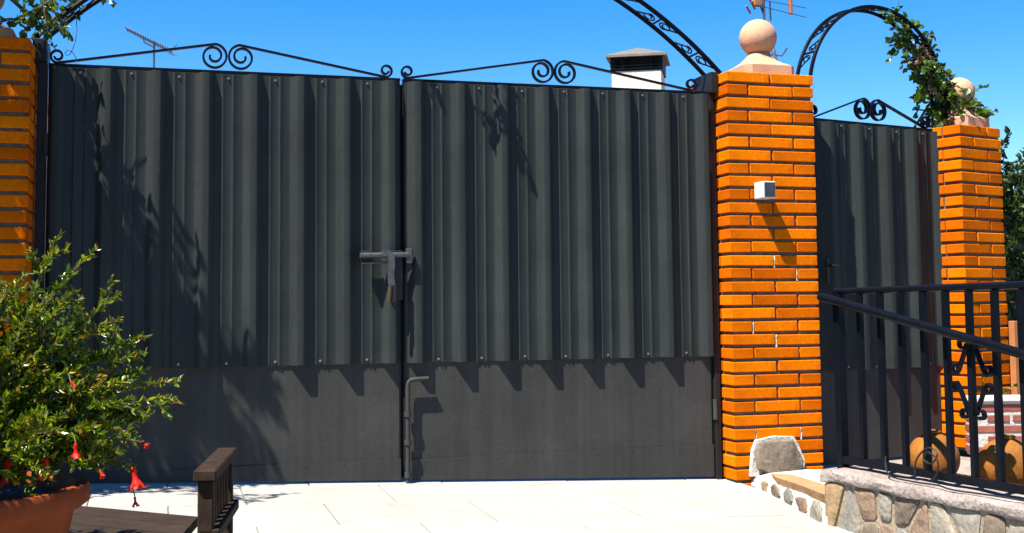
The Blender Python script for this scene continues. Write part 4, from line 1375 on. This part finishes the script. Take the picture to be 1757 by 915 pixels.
# chimney with louvres and pyramid cap
cho = MB().bevbox((-0.325, -0.325, -1.1), (0.325, 0.325, 0.20), 0.012).build('chimney', M['render'], h1)
cho.location = V((5.01, 9.30, 3.69)) - V(h1.location)
cho.rotation_euler = (0, 0, R(-27))
for k in range(4):
    MB().bevbox((-0.345, -0.345, 0.212 + k * 0.045), (0.345, 0.345, 0.228 + k * 0.045), 0.004).build('louvre', M['iron'], cho)
for x in (-0.335, -0.20, 0.165, 0.30):
    for y in (-0.335, 0.305):
        MB().box((x, y, 0.2), (x + 0.035, y + 0.03, 0.39)).build('louvre_post', M['iron'], cho)
cc = MB()
zc0, zc1, hc = 0.405, 0.565, 0.395
cc.add([(-hc, -hc, zc0), (hc, -hc, zc0), (hc, hc, zc0), (-hc, hc, zc0), (-hc, -hc, zc0 - 0.03), (hc, -hc, zc0 - 0.03), (hc, hc, zc0 - 0.03), (-hc, hc, zc0 - 0.03), (0, 0, zc1)],
       [(0, 1, 8), (1, 2, 8), (2, 3, 8), (3, 0, 8), (0, 4, 5, 1), (1, 5, 6, 2), (2, 6, 7, 3), (3, 7, 4, 0), (4, 7, 6, 5)])
cc.build('chimney_cap', M['cap'], cho)

h2, _ = house('brick_house', 'distant red and white house glimpsed through the gap left of the gate', -9.0, 1.6, 13.0, 17.5, 3.2, 4.3, M['whitewall'], ((0.5, 1.4), (2.0, 2.7)))

# television aerials
an = thing('television_aerial', 'dark comb-like television aerial above the left gate leaf', 'aerial', (-1.195, 14.0, 3.6))
MB().tube([(-1.195, 14.0, 3.5), (-1.193, 14.0, 5.02)], 0.016, 6).build('mast', M['alu'], an, world=True)
bA, bB = V((-1.609, 14.0, 5.198)), V((-0.93, 14.0, 4.872))
MB().tube([bA, bB], 0.013, 6).build('boom', M['alu'], an, world=True)
MB().tube([(-1.36, 14.0, 5.07), (-1.34, 14.0, 5.0), (-1.2, 14.0, 4.93)], 0.010, 6).build('brace', M['alu'], an, world=True)
for k in range(19):
    p = bA.lerp(bB, k / 18)
    L = 0.10 + 0.06 * k / 18
    MB().tube([p + V((-0.25, -0.9, 0.28)).normalized() * L * 0.9, p - V((-0.25, -0.9, 0.28)).normalized() * L * 0.9], 0.006, 5).build('element', M['alu'], an, world=True)
for dz in (0.1, -0.08):
    MB().tube([bB + V((-0.03, 0, 0)), bB + V((0.08, -0.1, dz))], 0.007, 5).build('reflector', M['alu'], an, world=True)

an2 = thing('television_aerial', 'rusty television aerial cut off by the top edge above the stone ball', 'aerial', (6.72, 9.0, 3.2))
MB().tube([(6.72, 9.0, 3.0), (6.72, 9.0, 5.25)], 0.02, 8).build('mast', M['alu'], an2, world=True)
for x0, z0, x1, z1 in ((6.50, 4.93, 6.60, 4.80), (6.52, 4.88, 6.70, 4.98), (6.45, 4.83, 6.53, 4.74), (6.60, 4.98, 6.72, 4.76), (6.80, 4.92, 6.83, 4.66)):
    MB().tube([(x0, 8.98, z0), (x1, 9.02, z1)], 0.014, 6).build('dipole', M['rust'] if x0 < 6.6 else M['alu'], an2, world=True)
MB().bevbox((6.56, 8.96, 4.84), (6.68, 9.04, 4.94), 0.01).build('junction_box', M['rust'], an2, world=True)
MB().bevbox((7.10, 8.97, 4.76), (7.145, 9.03, 5.12), 0.008).build('reflector_bar', M['rust'], an2, world=True)
for z0, z1 in ((5.02, 4.99), (4.93, 4.86), (4.84, 4.73), (5.12, 5.12)):
    MB().tube([(6.70, 9.0, z0), (7.36, 9.0, z1)], 0.0055, 5).build('element', M['alu'], an2, world=True)

dish = thing('satellite_dish', 'white satellite dish peeking out behind the stone ball', 'satellite dish', (6.84, 9.1, 3.2))
MB().tube([(6.84, 9.12, 3.0), (6.84, 9.12, 4.25)], 0.02, 8).build('mast', M['alu'], dish, world=True)
prof = [(0.19 * i / 10, 0.045 * (i / 10) ** 2) for i in range(11)]
MB().lathe(prof + [(0.19, 0.053), (0.0, 0.012)], (6.83, 9.05, 4.27), 28, axis=V((0.80, -0.55, 0.22))).build('reflector', M['white'], dish, world=True, smooth=True)
MB().tube([(6.83, 9.05, 4.20), (6.95, 8.95, 4.17), (7.0, 8.90, 4.27)], 0.012, 6).build('feed_arm', M['alu'], dish, world=True)
